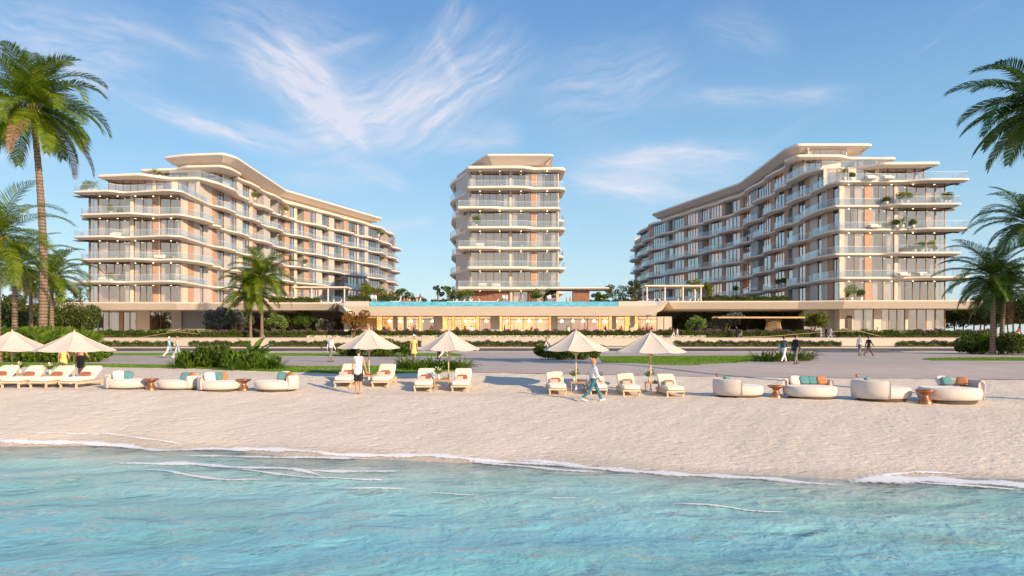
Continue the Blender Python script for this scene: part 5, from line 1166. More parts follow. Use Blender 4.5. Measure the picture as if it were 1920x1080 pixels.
for i, (px, py) in enumerate([(338,690),(356,691),(505,693),(520,693),(470,694),(440,694)]):
    x, y, z = near(px, py); strap_plant('lily_clump', ['arching clump at the left tip of the planting island','second arching clump from the left tip of the island','arching clump near the right tip of the island','last clump at the right tip of the island','lily clump before the banana plant','lily clump before the dark shrubs'][i], (x, y, z), 520+i, n=50, L=.8, W=.06, rad=.35, mat='leaf_lush', group='lily clumps of the left planting island')
x, y, z = near(1880,655); strap_plant('lily_clump', 'lime feathery plant in front of the twin palm trunks', (x, y, z), 530, n=70, L=2.4, W=.16, rad=.5, el=(30,80), mat='leaf_lime', droop=70)
# bamboo pavilion in the right court
T_ = thing('bamboo_pavilion', 'woven bamboo column under a thin flat bamboo roof', 'pavilion', (P(1450,106), 106, 1.3))
prof = [(2.0,0),(1.7,.5),(1.35,1.2),(1.1,2.0),(1.05,2.5),(1.3,3.1)]; q = MB()
for k in range(30):
    for s_ in (-1, 1): q.tube([(r_*math.cos(6.283*k/30+s_*z_*.22), r_*.7*math.sin(6.283*k/30+s_*z_*.22), z_) for r_, z_ in prof], .028, 4)
q.build('woven_column', 'bamboo', T_); q = MB()
for k in range(15): q.box(-9.0+k*.88, -9.0+k*.88+.8, -1.5, 1.5, 3.12, 3.2)
q.box(-9.1, 4.3, -1.56, -1.5, 3.05, 3.3); q.box(-9.1, 4.3, 1.5, 1.56, 3.05, 3.3); q.build('roof', 'bamboo', T_)
# ------------------------------------------------------------------ beach furniture
def rbox(m_, c, s, rot=None, pw=.28, n=20, mi=0): m_.ellip(c, s[0]/2, s[1]/2, s[2]/2, n, mi, rot, pw)
def rotx(a): return Matrix.Rotation(a, 3, 'X')
def roty(a): return Matrix.Rotation(a, 3, 'Y')
def rotz(a): return Matrix.Rotation(a, 3, 'Z')
def make_lounger(label):
    T = thing('sun_lounger', label, 'sun lounger', group='sun loungers on the sand')
    f = MB(); f.box(-.37, .37, -.98, .98, .17, .235); f.box(-.37, -.33, -.97, .97, .12, .17); f.box(.33, .37, -.97, .97, .12, .17); f.build('frame', 'pale_wood', T)
    for x in (-.32, .32):
        for y in (-.88, .85): q = MB(); q.box(x-.03, x+.03, y-.035, y+.035, -.06, .12); q.build('leg', 'pale_wood', T)
    q = MB(); rbox(q, (0, -.36, .325), (.74, 1.24, .17), pw=.22); q.build('mattress', 'cushion_cream', T)
    q = MB(); rbox(q, (0, .52, .53), (.74, .84, .14), rotx(R(37)), pw=.22); q.build('backrest', 'cushion_cream', T)
    q = MB(); q.box(-.33, -.29, .15, .85, .0, .03); 
    q = MB()
    for x in (-.3, .3): q.tube([(x, .82, .2), (x, .70, .58)], .018, 6)
    q.build('back_strut', 'pale_wood', T)
    return T
LB = [(-40,728,'sun lounger cut by the left edge of the beach'),(15,728.5,'first sun lounger in view, under the leftmost parasol'),(70,728.5,'sun lounger between the two left parasols'),(126,728.5,'sun lounger in front of the woman in the yellow top and the bare backed man'),
      (641,728,'lounger half hidden behind the man in the white tunic'),(713,728,'lounger just right of the man in the white tunic, under the third parasol'),(791,736,'lounger left of the fourth parasol pole'),(863,736,'lounger right of the fourth parasol pole'),
      (1045,741,'lounger left of the fifth parasol pole'),(1124,741,'lounger behind the walking woman in jeans'),(1185,743,'lounger left of the sixth parasol pole'),(1266,745,'rightmost sun lounger, right of the sixth parasol pole')]
proto = None; LP = []
for i, (px, py, lb) in enumerate(LB):
    Y = gpt(px, py)[1]; x = P(px, Y); y = Y+.98; z = hgt(x, y-.4)
    if proto is None: proto = make_lounger(lb); o = proto; o.location = (x, y, z); 
    else: o = dup(proto, (x, y, z), 0, lb)
    tilt = (hgt(x, y+.8)-hgt(x, y-.8))/1.6; o.rotation_euler = (math.atan(tilt)*.6, 0, R(rnd.uniform(-2, 2))); o.location.z = hgt(x, y)+.03; LP.append((x, y, o.location.z, tilt*.6))
q = MB(); rbox(q, (0, 0, 0), (.46, .14, .28), rotx(R(-53)), pw=.55); pil = q.build('throw_pillow', 'terracotta')
q = MB()
for k in range(3): rbox(q, (0, 0, .03+k*.05), (.34, .22, .05), pw=.3)
tow = q.build('folded_towel', 'towel')
fp = ft = True
nmL = ['cut by the left edge','under the leftmost parasol','between the two left parasols','before the bare backed man','behind the man in the white tunic','right of the man in the white tunic','left of the fourth parasol pole','right of the fourth parasol pole','left of the fifth parasol pole','behind the woman in jeans','left of the sixth parasol pole','furthest right']
for i, (x, y, z, tl) in enumerate(LP):
    if fp: o = pil; fp = False
    else: o = pil.copy(); COL.objects.link(o)
    o.location = (x, y+.20, z+.475+.2*tl); o.rotation_euler = (math.atan(tl), 0, 0); tag(o, 'terracotta pillow on the lounger '+nmL[i], 'pillow', 'terracotta pillows on the loungers')
    if i >= 4:
        if ft: o = tow; ft = False
        else: o = tow.copy(); COL.objects.link(o)
        o.location = (x-.12, y-.25, z+.405-.25*tl); o.rotation_euler = (math.atan(tl), 0, R(rnd.uniform(-12, 12))); tag(o, 'folded beige towel on the lounger '+nmL[i], 'towel', 'folded towels on the loungers')
# parasols
def make_parasol(label):
    T = thing('parasol', label, 'parasol', group='cream parasols on the beach')
    p_ = MB(); p_.tube([(0,0,-.15),(0,0,2.62)], .027, 10); p_.build('pole', 'pale_wood', T)
    n = 8; rim = 1.45; prof = [(0.03,2.66),(.16,2.60),(.40,2.42),(.75,2.21),(1.10,2.02),(1.45,1.84)]
    V = []; Fc = []; sub = 4
    for side_ in (0, 1):
        for r_, z_ in prof:
            for k in range(n*sub):
                a = 2*math.pi*(k/sub+.5)/n; u = (k % sub)/sub; a0 = 2*math.pi*(k//sub+.5)/n; a1 = a0+2*math.pi/n
                x = r_*((1-u)*math.cos(a0)+u*math.cos(a1)); y = r_*((1-u)*math.sin(a0)+u*math.sin(a1)); sag = math.sin(math.pi*u)*.045*(r_/rim)
                V.append((x, y, z_-sag-(.012 if side_ else 0)))
    N = n*sub; L_ = len(prof)
    for side_ in (0, 1):
        for i in range(L_-1):
            for k in range(N):
                o = side_*N*L_; f = (o+i*N+k, o+(i+1)*N+k, o+(i+1)*N+(k+1) % N, o+i*N+(k+1) % N); Fc.append(f if side_ == 0 else f[::-1])
    for k in range(N): a = (L_-1)*N; b = N*L_+a; Fc.append((a+k, b+k, b+(k+1) % N, a+(k+1) % N))
    c_ = MB(); c_.add(V, Fc); cp = c_.build('canopy', 'parasol_canvas', T)
    s_ = MB()
    for k in range(n):
        a = 2*math.pi*(k+.5)/n; pts = [(r_*math.cos(a), r_*math.sin(a), z_+.006) for r_, z_ in prof]; s_.tube(pts, .007, 4)
    s_.build('seam', 'cream_cloth', cp)
    t_ = MB(); t_.lathe([(.0,2.60),(.09,2.63),(.05,2.68),(.02,2.69),(.028,2.74),(.0,2.77)], n=10); t_.build('finial', 'pale_wood', T)
    h_ = MB(); h_.lathe([(.06,1.60),(.06,1.70),(.03,1.72)], n=10)
    for k in range(n):
        a = 2*math.pi*(k+.5)/n; h_.tube([(.05*math.cos(a), .05*math.sin(a), 1.64), (.78*math.cos(a), .78*math.sin(a), 2.16)], .012, 5); h_.tube([(.1*math.cos(a), .1*math.sin(a), 2.59), (1.43*math.cos(a), 1.43*math.sin(a), 1.83)], .011, 5)
    h_.build('ribs', 'pale_wood', T)
    b_ = MB(); b_.lathe([(.24,-.06),(.24,.02),(.06,.06),(.05,.22)], n=16); b_.build('base', 'white_metal', T)
    return T
PS = [(23,30.4,'leftmost cream parasol, partly cut by the left edge'),(139,30.4,'cream parasol over the woman in the yellow top and the bare backed man'),(692,31.0,'third parasol from the left, behind the man in the white tunic'),(841,31.0,'fourth parasol from the left, beside the woman in the yellow dress'),(1080,29.6,'fifth parasol, beside the woman in jeans'),(1220,29.6,'rightmost cream parasol, over the last two sun loungers')]
RIMY = [656,657,652,655,656,659]
pp = None
for (px, Y, lb), ry in zip(PS, RIMY):
    x = P(px, Y); zr = Zp(ry, Y); z = hgt(x, Y); s_ = 1.0
    if pp is None: pp = make_parasol(lb); o = pp; o.location = (x, Y, zr-1.84)
    else: o = dup(pp, (x, Y, zr-1.84), R(rnd.uniform(-8, 8)), lb)
    s_ = [1.13,1.13,1,1,1,1.08][PS.index((px, Y, lb))]; o.scale = (s_, s_, 1); dz = zr-1.84-z
    for ch in o.children:
        if ch.name.startswith('base'): ch.location = (0, 0, -dz)
        if ch.name.startswith('pole') and dz > 0: ch.scale = (1, 1, 1); 
# side tables between loungers
def make_table():
    T = thing('side_table', '', 'side table', group='low wooden tables between the loungers')
    q = MB(); q.box(-.33, .33, -.24, .24, .44, .47); q.build('tabletop', 'teak', T)
    q = MB(); q.box(-.31, .31, -.22, .22, .40, .439); q.build('apron', 'teak', T)
    for x in (-.29, .29):
        for y in (-.2, .2): l_ = MB(); l_.box(x-.018, x+.018, y-.018, y+.018, -.06, .40); l_.build('leg', 'teak', T)
    return T
def make_vase():
    T = thing('flower_vase', '', 'flower vase', group='white vases on the low tables')
    q = MB(); q.lathe([(.0,0),(.055,.0),(.07,.08),(.05,.15),(.035,.19),(.04,.21)], n=12); q.build('vase', 'pot_white', T)
    rs = np.random.RandomState(4); C = rs.randn(70, 3)*np.array([.09, .09, .07])+np.array([0, 0, .36]); V, F_ = leafcloud(rs, C, .11, 1.); npmesh('leaves', V, F_, 'leaf_lush', T)
    C = rs.randn(26, 3)*np.array([.08, .08, .05])+np.array([0, 0, .42]); V, F_ = leafcloud(rs, C, .07, 1., 1.1); npmesh('petals', V, F_, 'petal_white', T); return T
def make_tray():
    T = thing('drinks_tray', '', 'tray', group='trays of drinks on the low tables')
    q = MB(); q.lathe([(.15,0),(.16,.025),(.15,.02)], n=16); q.build('tray', 'shoe_brown', T)
    for k in range(3):
        a = k*2.1; g_ = MB(); g_.lathe([(.028,.02),(.032,.12),(.034,.13)], (math.cos(a)*.08, math.sin(a)*.08, 0), 10); g_.build('glass', 'clear_glass', T)
        g_ = MB(); g_.lathe([(.026,.025),(.029,.09)], (math.cos(a)*.08, math.sin(a)*.08, 0), 10); g_.build('drink', 'cloth_red' if k == 0 else 'burnt_orange', T)
    return T
tp = vp = yp = None
for px, py, wh in [(101,724,'behind the second left lounger'),(44,722,'behind the leftmost lounger gap'),(687,725,'beside the man in the white tunic'),(829,733,'under the fourth parasol'),(1083,737,'under the fifth parasol'),(1224,738,'under the sixth parasol')]:
    Y = gpt(px, py)[1]+.25; x = P(px, Y); z = hgt(x, Y)
    if tp is None: tp = make_table(); t_ = tp
    else: t_ = dup(tp, (x, Y, z))
    t_.location = (x, Y, z); t_['label'] = 'small teak side table '+wh
    if vp is None: vp = make_vase(); v_ = vp
    else: v_ = dup(vp, (0, 0, 0))
    v_.location = (x-.15, Y, z+.47); v_['label'] = 'white vase with green sprigs on the table '+wh
    if yp is None: yp = make_tray(); y_ = yp
    else: y_ = dup(yp, (0, 0, 0))
    y_.location = (x+.13, Y-.03, z+.47); y_['label'] = 'round tray with three glasses on the table '+wh
# daybeds
def make_daybed(back_at, width, label, pillows, throw, sc):
    T = thing('daybed', label, 'daybed', group='round upholstered daybeds on the sand', sc=sc)
    q = MB(); q.lathe([(.80,-.06),(.84,.09)], n=40, sx=1.0, sy=.82); q.build('plinth', 'dark_metal', T)
    q = MB(); q.lathe([(.80,.09),(.93,.12),(.985,.20),(1.0,.29),(.985,.37),(.93,.425),(.84,.45),(.5,.462),(.0,.465)], n=48, sx=1.0, sy=.82); q.build('mattress', 'boucle', T)
    q = MB(); a0, a1 = R(back_at-width/2), R(back_at+width/2); n = 22; vs = []; fs = []
    prof = [(1.0,.10),(1.03,.3),(1.03,.58),(1.0,.65),(.94,.675),(.87,.65),(.85,.58),(.86,.3),(.88,.12)]
    for i in range(n+1):
        a = a0+(a1-a0)*i/n; e = min(1, min(i, n-i)/2.2+.45)
        for r_, z_ in prof: vs.append((r_*math.cos(a), r_*.84*math.sin(a), .1+(z_-.1)*(.86+.14*e)))
    m2 = len(prof)
    for i in range(n):
        for k in range(m2): fs.append((i*m2+k, i*m2+(k+1) % m2, (i+1)*m2+(k+1) % m2, (i+1)*m2+k))
    fs += [tuple(range(m2)), tuple(range(n*m2, n*m2+m2))[::-1]]; q.add(vs, fs, 0, True); q.build('backrest', 'boucle', T)
    return T
def scatter_pillow(x, y, z, mat, label, sz=.46, rz=0, tilt=60, grp='scatter pillows on the daybeds'):
    q = MB(); rbox(q, (0, 0, 0), (sz, sz*.9, .17), rotz(rz) @ rotx(R(tilt)), pw=.5); o = q.build('scatter_pillow', mat); o.location = (x, y, z); tag(o, label, 'pillow', grp); return o
DB = [(238,732,75,178,110,'leftmost round daybed with backrest on its left',[('cream_cloth',-.5,.15,'cream'),('burnt_orange',-.25,.45,'orange edged'),('teal_cloth',-.12,.3,'teal')]),
      (334,733,72,12,110,'second round daybed with backrest on its right, back to back with its neighbour',[('cream_cloth',.30,.45,'cream'),('teal_cloth',.25,.28,'teal'),('burnt_orange',.58,.2,'burnt orange')]),
      (411,735,76,178,110,'third round daybed with backrest on its left beside a copper table',[('cream_cloth',-.5,.1,'round cream'),('burnt_orange',-.05,.5,'orange edged'),('teal_cloth',-.2,.28,'teal')]),
      (518,736,80,8,100,'round daybed left of the standing man, teal pillow against its right back',[('cream_cloth',.25,.5,'cream'),('teal_cloth',.18,.28,'teal'),('burnt_orange',.58,.12,'round orange')]),
      (1385,747,92,200,125,'round daybed with its pale backrest turned to the viewer, left of the right group',[('teal_cloth',-.42,.12,'pale teal')]),
      (1520,750,97,90,150,'round daybed with backrest behind, teal and orange pillows along it',[('cream_cloth',-.42,.42,'cream'),('teal_cloth',-.1,.36,'left teal'),('teal_cloth',.22,.36,'right teal'),('burnt_orange',.55,.30,'burnt orange')]),
      (1653,756,105,200,125,'round daybed with backrest turned to the viewer, third of the right group',[('teal_cloth',-.42,.12,'pale green')]),
      (1780,760,114,20,120,'rightmost round daybed with a bright blue pillow',[('cream_cloth',.1,.55,'white'),('teal_cloth',.12,.34,'bright teal'),('burnt_orange',.55,.2,'rust')])]
for i, (px, py, wpx, ba, bw, lb, pil_) in enumerate(DB):
    Y = gpt(px, py)[1]; sc = wpx/2/FP*(Y+.8); Y += .78*sc; x = P(px, Y); z = hgt(x, Y-.2)
    T_ = make_daybed(ba, bw, lb, None, None, sc); T_.location = (x, Y, z-.02); T_.scale = (sc, sc, sc*1.12)
    for mt, dx, dy, nm in pil_:
        scatter_pillow(x+dx*sc, Y+dy*sc, z+(.465*1.12+.14)*sc, mt, '%s pillow on the %s' % (nm, lb.split(' with')[0].split(',')[0]+[' at far left',' second of four',' third of four','','',' in the middle of the right group',' third of the right group',''][i]), sz=.46 if 'cream' in mt else .40, rz=R(ba-90)*(.0 if abs(dx) < .3 else .45), tilt=58)
    if ba == 200 or i == 7:
        q = MB(); q.ellip((0,0,.06),.055,.055,.06,10); q.lathe([(.05,.08),(.065,.13)], n=10); o = q.build('bowl_ornament', 'copper'); o.location = (x+(-.86 if ba == 200 else .5)*sc, Y+(.05 if ba == 200 else -.1), z+(.72 if ba == 200 else .46)*sc*1.12); tag(o, 'small copper ornament on the '+lb.split(' with')[0]+(' left of the right group' if i == 4 else ' third of right group' if i == 6 else ''), 'ornament', 'copper ornaments on the daybeds')
ct = None
for px, py, wh in [(283,732,'between the first and second daybed'),(457,733,'right of the third daybed'),(1455,746.5,'between the first two daybeds of the right group'),(1735,759.5,'before the rightmost daybed')]:
    Y = gpt(px, py)[1]+.22; x = P(px, Y); z = hgt(x, Y); sc = .88+(py-732)*.006
    if ct is None:
        ct = thing('stool_table', '', 'side table', group='copper hourglass tables by the daybeds'); q = MB()
        q.lathe([(.0,-.03),(.25,-.03),(.25,.02),(.20,.12),(.12,.25),(.10,.31),(.15,.37),(.28,.44),(.345,.49),(.345,.515),(.0,.515)], n=28); q.build('body', 'copper', ct); t_ = ct
        q = MB(); q.lathe([(.03,.515),(.035,.62)], (.05,0,0), 10); q.build('glass', 'clear_glass', ct)
    else: t_ = dup(ct, (0, 0, 0))
    t_.location = (x, Y, z); t_.scale = (sc,)*3; t_['label'] = 'copper hourglass side table '+wh

# ------------------------------------------------------------------ people
def remesh(m_, name, mat, parent, vox):
    o = m_.build(name, mat, None); md = o.modifiers.new('r', 'REMESH'); md.mode = 'VOXEL'; md.voxel_size = vox; md.use_smooth_shade = True
    sm = o.modifiers.new('s', 'SMOOTH'); sm.iterations = 3; sm.factor = .5
    dg = bpy.context.evaluated_depsgraph_get(); me = bpy.data.meshes.new_from_object(o.evaluated_get(dg)); old = o.data
    o.modifiers.clear(); o.data = me; bpy.data.meshes.remove(old); me.name = name
    if parent: o.parent = parent
    return o
def person(label, loc, rz, H=1.75, skin='skin', hair='hair_dark', top=('cloth_white','short'), bottom=('cloth_black','trousers'), legs=((0,0),(0,0)), arms=((5,8,10),(5,8,10)), shoes='shoe_brown', hairstyle='short', hat=None, bag=None, group=None, vox=.012, lean=0, sit=0., head=(0,0)):
    """legs (thigh, knee bend) and arms (forward swing, spread, elbow bend) in degrees; faces +y"""
    T = thing('person', label, 'person', loc, rz, group, H/1.75)
    B = MB(); J = {}
    def D(a): return Vector((0, math.sin(R(a)), -math.cos(R(a))))
    feet = []
    for s_, (th, kn) in zip((-1, 1), legs):
        hip = Vector((s_*.095, 0, .93)); kne = hip+D(th)*.43; ank = kne+D(th-kn)*.41; J[s_] = (hip, kne, ank, th-kn); feet.append(ank.z-.075+ (min(0, math.sin(R(th-kn)))*.10))
    dz = -min(feet) if not sit else sit-.82
    U = Vector((0, 0, dz)); ln = rotx(R(-lean)); piv = Vector((0, 0, .95))
    tor = lambda p: ln @ (Vector(p)-piv)+piv+U
    for s_ in (-1, 1):
        hip, kne, ank, sh = J[s_]; hip, kne, ank = hip+U, kne+U, ank+U
        B.capsule(hip, kne, .082, .055); B.capsule(kne, ank, .054, .037); B.ellip((ank+(kne-ank)*.68+Vector((0,-.012,0))), .050, .052, .11, 10)
        f = Vector((0, math.cos(R(sh*.6)), math.sin(R(sh*.6)))); B.capsule(ank+Vector((0,-.03,-.035)), ank+f*.15+Vector((0,0,-.045)), .036, .028)
        J[s_] = (hip, kne, ank, f)
    B.ellip(tor((0,0,.96)), .155, .105, .12, 14); B.ellip(tor((0,.0,1.10)), .130, .090, .15, 14); B.ellip(tor((0,.0,1.29)), .158, .105, .17, 14)
    B.capsule(tor((-.13,0,1.415)), tor((.13,0,1.415)), .058, .058); B.capsule(tor((0,0,1.43)), tor((0,.012,1.54)), .055, .050)
    hm = rotz(R(head[0])) @ rotx(R(head[1])) @ ln; hc = tor((0,.015,1.635)); hp = lambda p: hm @ Vector(p)+hc
    B.ellip(hc, .075, .093, .115, 16, rot=hm); B.ellip(hp((0,.035,-.055)), .052, .055, .06, 12, rot=hm); B.ellip(hp((0,.095,-.01)), .013, .02, .026, 8); 
    for s_ in (-1, 1): B.ellip(hp((s_*.077,-.005,-.005)), .012, .02, .032, 8)
    hands = []
    for s_, (fw, sp, el) in zip((-1, 1), arms):
        sh = tor((s_*.175,0,1.405)); d = Vector((s_*math.sin(R(sp)), math.sin(R(fw))*math.cos(R(sp)), -math.cos(R(fw))*math.cos(R(sp)))); e = sh+d*.29
        d2 = Vector((s_*math.sin(R(sp*.5)), math.sin(R(fw+el)), -math.cos(R(fw+el)))).normalized(); wv_ = e+d2*.25
        B.capsule(sh, e, .048, .037); B.capsule(e, wv_, .037, .026); J['a%d' % s_] = (sh, e, wv_)
        pal = wv_+d2*.05; B.capsule(wv_, pal+d2*.02, .026, .032); side = Vector((0,1,0)) if abs(d2.y) < .8 else Vector((0,0,1))
        side = (side-d2*side.dot(d2)).normalized(); nrm_ = d2.cross(side)*-s_
        for k, (o_, L_) in enumerate(((-.026,.060),(-.009,.072),(.009,.076),(.026,.066))):
            b_ = pal+d2*.035+side*o_; mid = b_+(d2*.85+nrm_*.25).normalized()*L_*.55; B.capsule(b_-d2*.02, mid, .0095, .009, 6); B.capsule(mid, mid+(d2*.6+nrm_*.8).normalized()*L_*.45, .009, .008, 6)
        tb = wv_+d2*.02+side*.026; tm = tb+(d2*.6+side*.8).normalized()*.035; B.capsule(tb, tm, .011, .010, 6); B.capsule(tm, tm+d2*.03+nrm_*.01, .010, .009, 6); hands.append(pal)
    remesh(B, 'body', skin, T, vox)
    # hair
    Hh = MB(); Hh.ellip(hp((0,-.018,.025)), .088, .098, .108, 16, rot=hm)
    if hairstyle == 'bun': Hh.ellip(hp((0,-.10,.085)), .05, .05, .05, 12)
    if hairstyle == 'long': Hh.ellip(hp((0,-.075,-.09)), .08, .045, .16, 12, rot=hm)
    if hairstyle == 'veil': Hh.ellip(hp((0,-.06,-.10)), .11, .08, .2, 12, rot=hm)
    h_ = Hh.build('hair', hair, T)
    # cut the face free
    h_.data.materials[0] = MATS[hair]
    Ey = MB()
    for s_ in (-1, 1): Ey.ellip(hp((s_*.030,.089,.012)), .011, .007, .007, 8)
    Ey.build('eyes', 'hair_dark', T)
    # clothes
    tm_, ts = top; 
    if tm_:
        C = MB(); lo = 1.02 if ts not in ('long', 'coat', 'dress', 'tunic') else .92
        C.ellip(tor((0,0,1.12)), .150, .112, .15, 14); C.ellip(tor((0,0,1.29)), .174, .122, .165, 14); C.capsule(tor((-.135,0,1.405)), tor((.135,0,1.405)), .068, .068)
        C.ellip(tor((0,0,1.0)), .168, .120, .10, 14)
        if ts in ('coat','tunic'): C.ellip(tor((0,0,.90)), .185, .135, .17, 14, pw=.75)
        for s_ in (-1, 1):
            sh, e, wv_ = J['a%d' % s_]
            if ts in ('short', 'dress'): C.capsule(sh, sh.lerp(e, .6), .062, .056)
            elif ts in ('long', 'coat', 'robe'): C.capsule(sh, e, .062, .050); C.capsule(e, wv_, .050, .040)
        remesh(C, 'dress' if ts == 'dress' else 'shirt' if ts != 'coat' else 'jacket', tm_, T, max(.012, vox))
    bm_, bs = bottom
    if bm_:
        C = MB(); C.ellip(tor((0,0,.96)), .170, .122, .12, 14)
        if bs in ('dress', 'skirt', 'robe'):
            zb = {'dress': .48, 'skirt': .55, 'robe': .12}[bs]; n = 20; pr = [(.13,1.06),(.165,.96),(.185,.80),(.20,(.80+zb)/2),(.235,zb),(.215,zb+.01),(.14,.80),(.05,1.0)]
            C.lathe(pr, (0, 0, dz), n, sx=1, sy=.8)
        else:
            for s_ in (-1, 1):
                hip, kne, ank, f = J[s_]
                if bs == 'shorts': C.capsule(hip, hip.lerp(kne, .85), .100, .092)
                elif bs == 'brief': pass
                else: C.capsule(hip, kne, .096, .070); C.capsule(kne, ank.lerp(kne, .03), .070, .056)
        remesh(C, 'shorts' if bs == 'shorts' else 'skirt' if bs in ('dress','skirt','robe') else 'trousers', bm_, T, max(.012, vox))
    if shoes:
        for s_ in (-1, 1):
            C = MB(); hip, kne, ank, f = J[s_]; C.capsule(ank+Vector((0,-.035,-.035)), ank+f*.165+Vector((0,0,-.045)), .043, .034); remesh(C, 'shoe', shoes, T, .014)
    if hat:
        C = MB(); C.lathe([(.16,.0),(.165,.012),(.09,.03),(.085,.10),(.0,.12)], tuple(hp((0,-.005,.06))), 18); C.build('hat', hat, T)
    if bag:
        q = thing('shoulder_bag' if bag != 'sky_blue_cloth' else 'shopping_bag', 'pale bag hanging from the shoulder of the man in a teal jacket', 'bag', loc, rz); C = MB(); p_ = hands[0]
        rbox(C, (p_.x-.05, p_.y-.12, p_.z+.12), (.16, .40, .42), pw=.4); C.build('bag_body', bag, q); C = MB(); C.tube([(p_.x-.04, p_.y-.2, p_.z+.28), (p_.x-.02, 0, dz+1.44), (p_.x-.03, p_.y-.04, p_.z+.28)], .012, 5); C.build('strap', bag, q)
    return T
def on(px, py): return gpt(px, py)
W1 = ((28,8),(-20,22)); ST = ((2,2),(-2,2))
person('woman with her back turned in a yellow top and white bottoms at the left parasols', on(119,708), R(8), 1.62, hair='hair_dark', hairstyle='bun', top=('cloth_yellow','tunic'), bottom=('cloth_yellow','shorts'), shoes=None, arms=((4,14,8),(4,14,8)), vox=.010)
person('bare backed man in dark shorts standing under the second parasol', on(151,711), R(-4), 1.86, top=(None,''), bottom=('cloth_brown','shorts'), shoes=None, arms=((-4,12,8),(10,14,25)), legs=((6,3),(-8,6)), vox=.010)
person('man in a white sleeveless tunic and dark shorts with his back turned', on(672,739), R(-10), 1.80, top=('cloth_white','tunic'), bottom=('cloth_black','shorts'), shoes=None, arms=((2,12,6),(6,14,14)), legs=((2,2),(-2,3)), vox=.010)
person('woman with gathered blond hair walking in white blouse and blue jeans', on(1113,753), R(-78), 1.74, hair='hair_blond', hairstyle='bun', top=('cloth_white','long'), bottom=('denim','trousers'), legs=((26,4),(-24,20)), arms=((-16,8,12),(18,8,14)), shoes='shoe_white', vox=.010)
person('grey haired man in a white shirt and grey trousers walking on the path', on(620,679), R(-35), 1.76, hair='cloth_pale', top=('cloth_white','long'), bottom=('cloth_grey','trousers'), legs=((14,4),(-12,14)), arms=((-12,8,12),(10,8,20)))
person('man in a light blue shirt walking on the far left path', on(317,671), R(-80), 1.74, hair='cloth_white', top=('sky_blue_cloth','long'), bottom=('cloth_white','trousers'), legs=W1, arms=((-10,8,12),(16,8,14)))
person('companion in grey clothes walking just right of the man in light blue', on(332,671.5), R(-80), 1.72, hair='hair_blond', top=('cloth_pale','long'), bottom=('cloth_pale','trousers'), legs=((22,6),(-14,20)), arms=((-10,8,12),(12,8,10)), shoes='shoe_white')
person('woman in a yellow dress and white sun hat between the third and fourth parasol', on(776,676), R(170), 1.78, hair='hair_dark', hairstyle='long', top=('cloth_yellow','dress'), bottom=('cloth_yellow','dress'), legs=((6,4),(-6,8)), arms=((0,10,8),(0,10,8)), shoes=None, hat='cloth_white')
person('person in black standing behind the pole of the fourth parasol', on(823,673), R(60), 1.74, top=('cloth_black','coat'), bottom=('cloth_black','trousers'), legs=ST)
person('person in white trousers striding behind the fourth parasol', on(833,673), R(-80), 1.72, top=('cloth_pale','long'), bottom=('cloth_white','trousers'), legs=W1)
person('man in a teal jacket and white trousers carrying a pale bag', on(1470,680), R(-62), 1.78, top=('cloth_teal','long'), bottom=('cloth_white','trousers'), legs=((22,4),(-16,16)), arms=((6,10,10),(20,8,50)), bag='cloth_pale')
person('man in a dark suit walking beside the man with the pale bag', on(1492,683), R(-70), 1.84, top=('cloth_black','coat'), bottom=('cloth_grey','trousers'), legs=((14,2),(-8,8)), arms=((-12,8,8),(8,8,12)))
person('man in a white shirt strolling left of the striding man in black', on(1612,667), R(-60), 1.80, hair='cloth_grey', top=('cloth_white','long'), bottom=('cloth_grey','trousers'), legs=((18,3),(-16,14)), arms=((-10,8,10),(12,8,12)))
person('man in a black suit striding across the right paving', on(1629,668), R(-80), 1.84, top=('cloth_black','coat'), bottom=('cloth_brown','trousers'), legs=((34,4),(-30,16)), arms=((-20,8,10),(24,8,14)))
# far people share meshes
def far(px, Y, z, src, rz, label, sc=1., group='people strolling before the hotel'):
    return dup(src, (P(px,Y), Y, z), rz, label, sc, group)
fm = person('person in white walking behind the garden palm trunks', (P(488,95), 95, 0), R(-90), 1.76, top=('cloth_white','long'), bottom=('cloth_pale','trousers'), legs=W1, vox=.025, group='people strolling before the hotel')
fm.location = (P(488,100.9), 100.9-.0, 1.3); fm.location.y = 101.6
fd = person('dark clothed person standing under the mauve tree of the right court', (P(1381,102), 102, 1.3), R(90), 1.80, top=('cloth_black','coat'), bottom=('cloth_black','trousers'), legs=ST, vox=.025, group='people strolling before the hotel')
fr_ = person('woman in a red top walking behind the fifth parasol', (P(1024,97), 97, 0), R(90), 1.68, hairstyle='long', top=('cloth_red','short'), bottom=('cloth_white','trousers'), legs=W1, vox=.025, group='people strolling before the hotel')
fr_.location = (P(1024,97), 97, -.1)
far(1030, 97.3, -.1, fm, R(70), 'person in white beside the woman in the red top'); far(623, 96, -.1, fm, R(-60), 'person in white on the road behind the grey haired man')
far(1263, 101.7, 1.3, fr_, R(80), 'woman in red at the road side right of the last parasol', (1.,1.,.95)); far(1270, 101.7, 1.3, fm, R(80), 'person in white right of the last parasol', (1.,1.,.95))
far(1549, 101.5, 1.3, fd, R(-80), 'dark clothed person left of the pair by the shaded wall'); far(1557, 101.9, 1.3, fm, R(-80), 'pale clothed person right of the pair by the shaded wall')
far(1645, 106.2, 1.3, fm, R(-90), 'person in white before the shaded ground floor windows'); far(1795, 98.0, -.1, fd, R(20), 'dark clothed person by the roadside hedge near the right grove'); far(1813, 98.0, -.1, fd, R(100), 'second dark clothed person by the right grove'); far(1910, 101.6, 1.3, fr_, R(10), 'person in red near the right edge of the terrace')
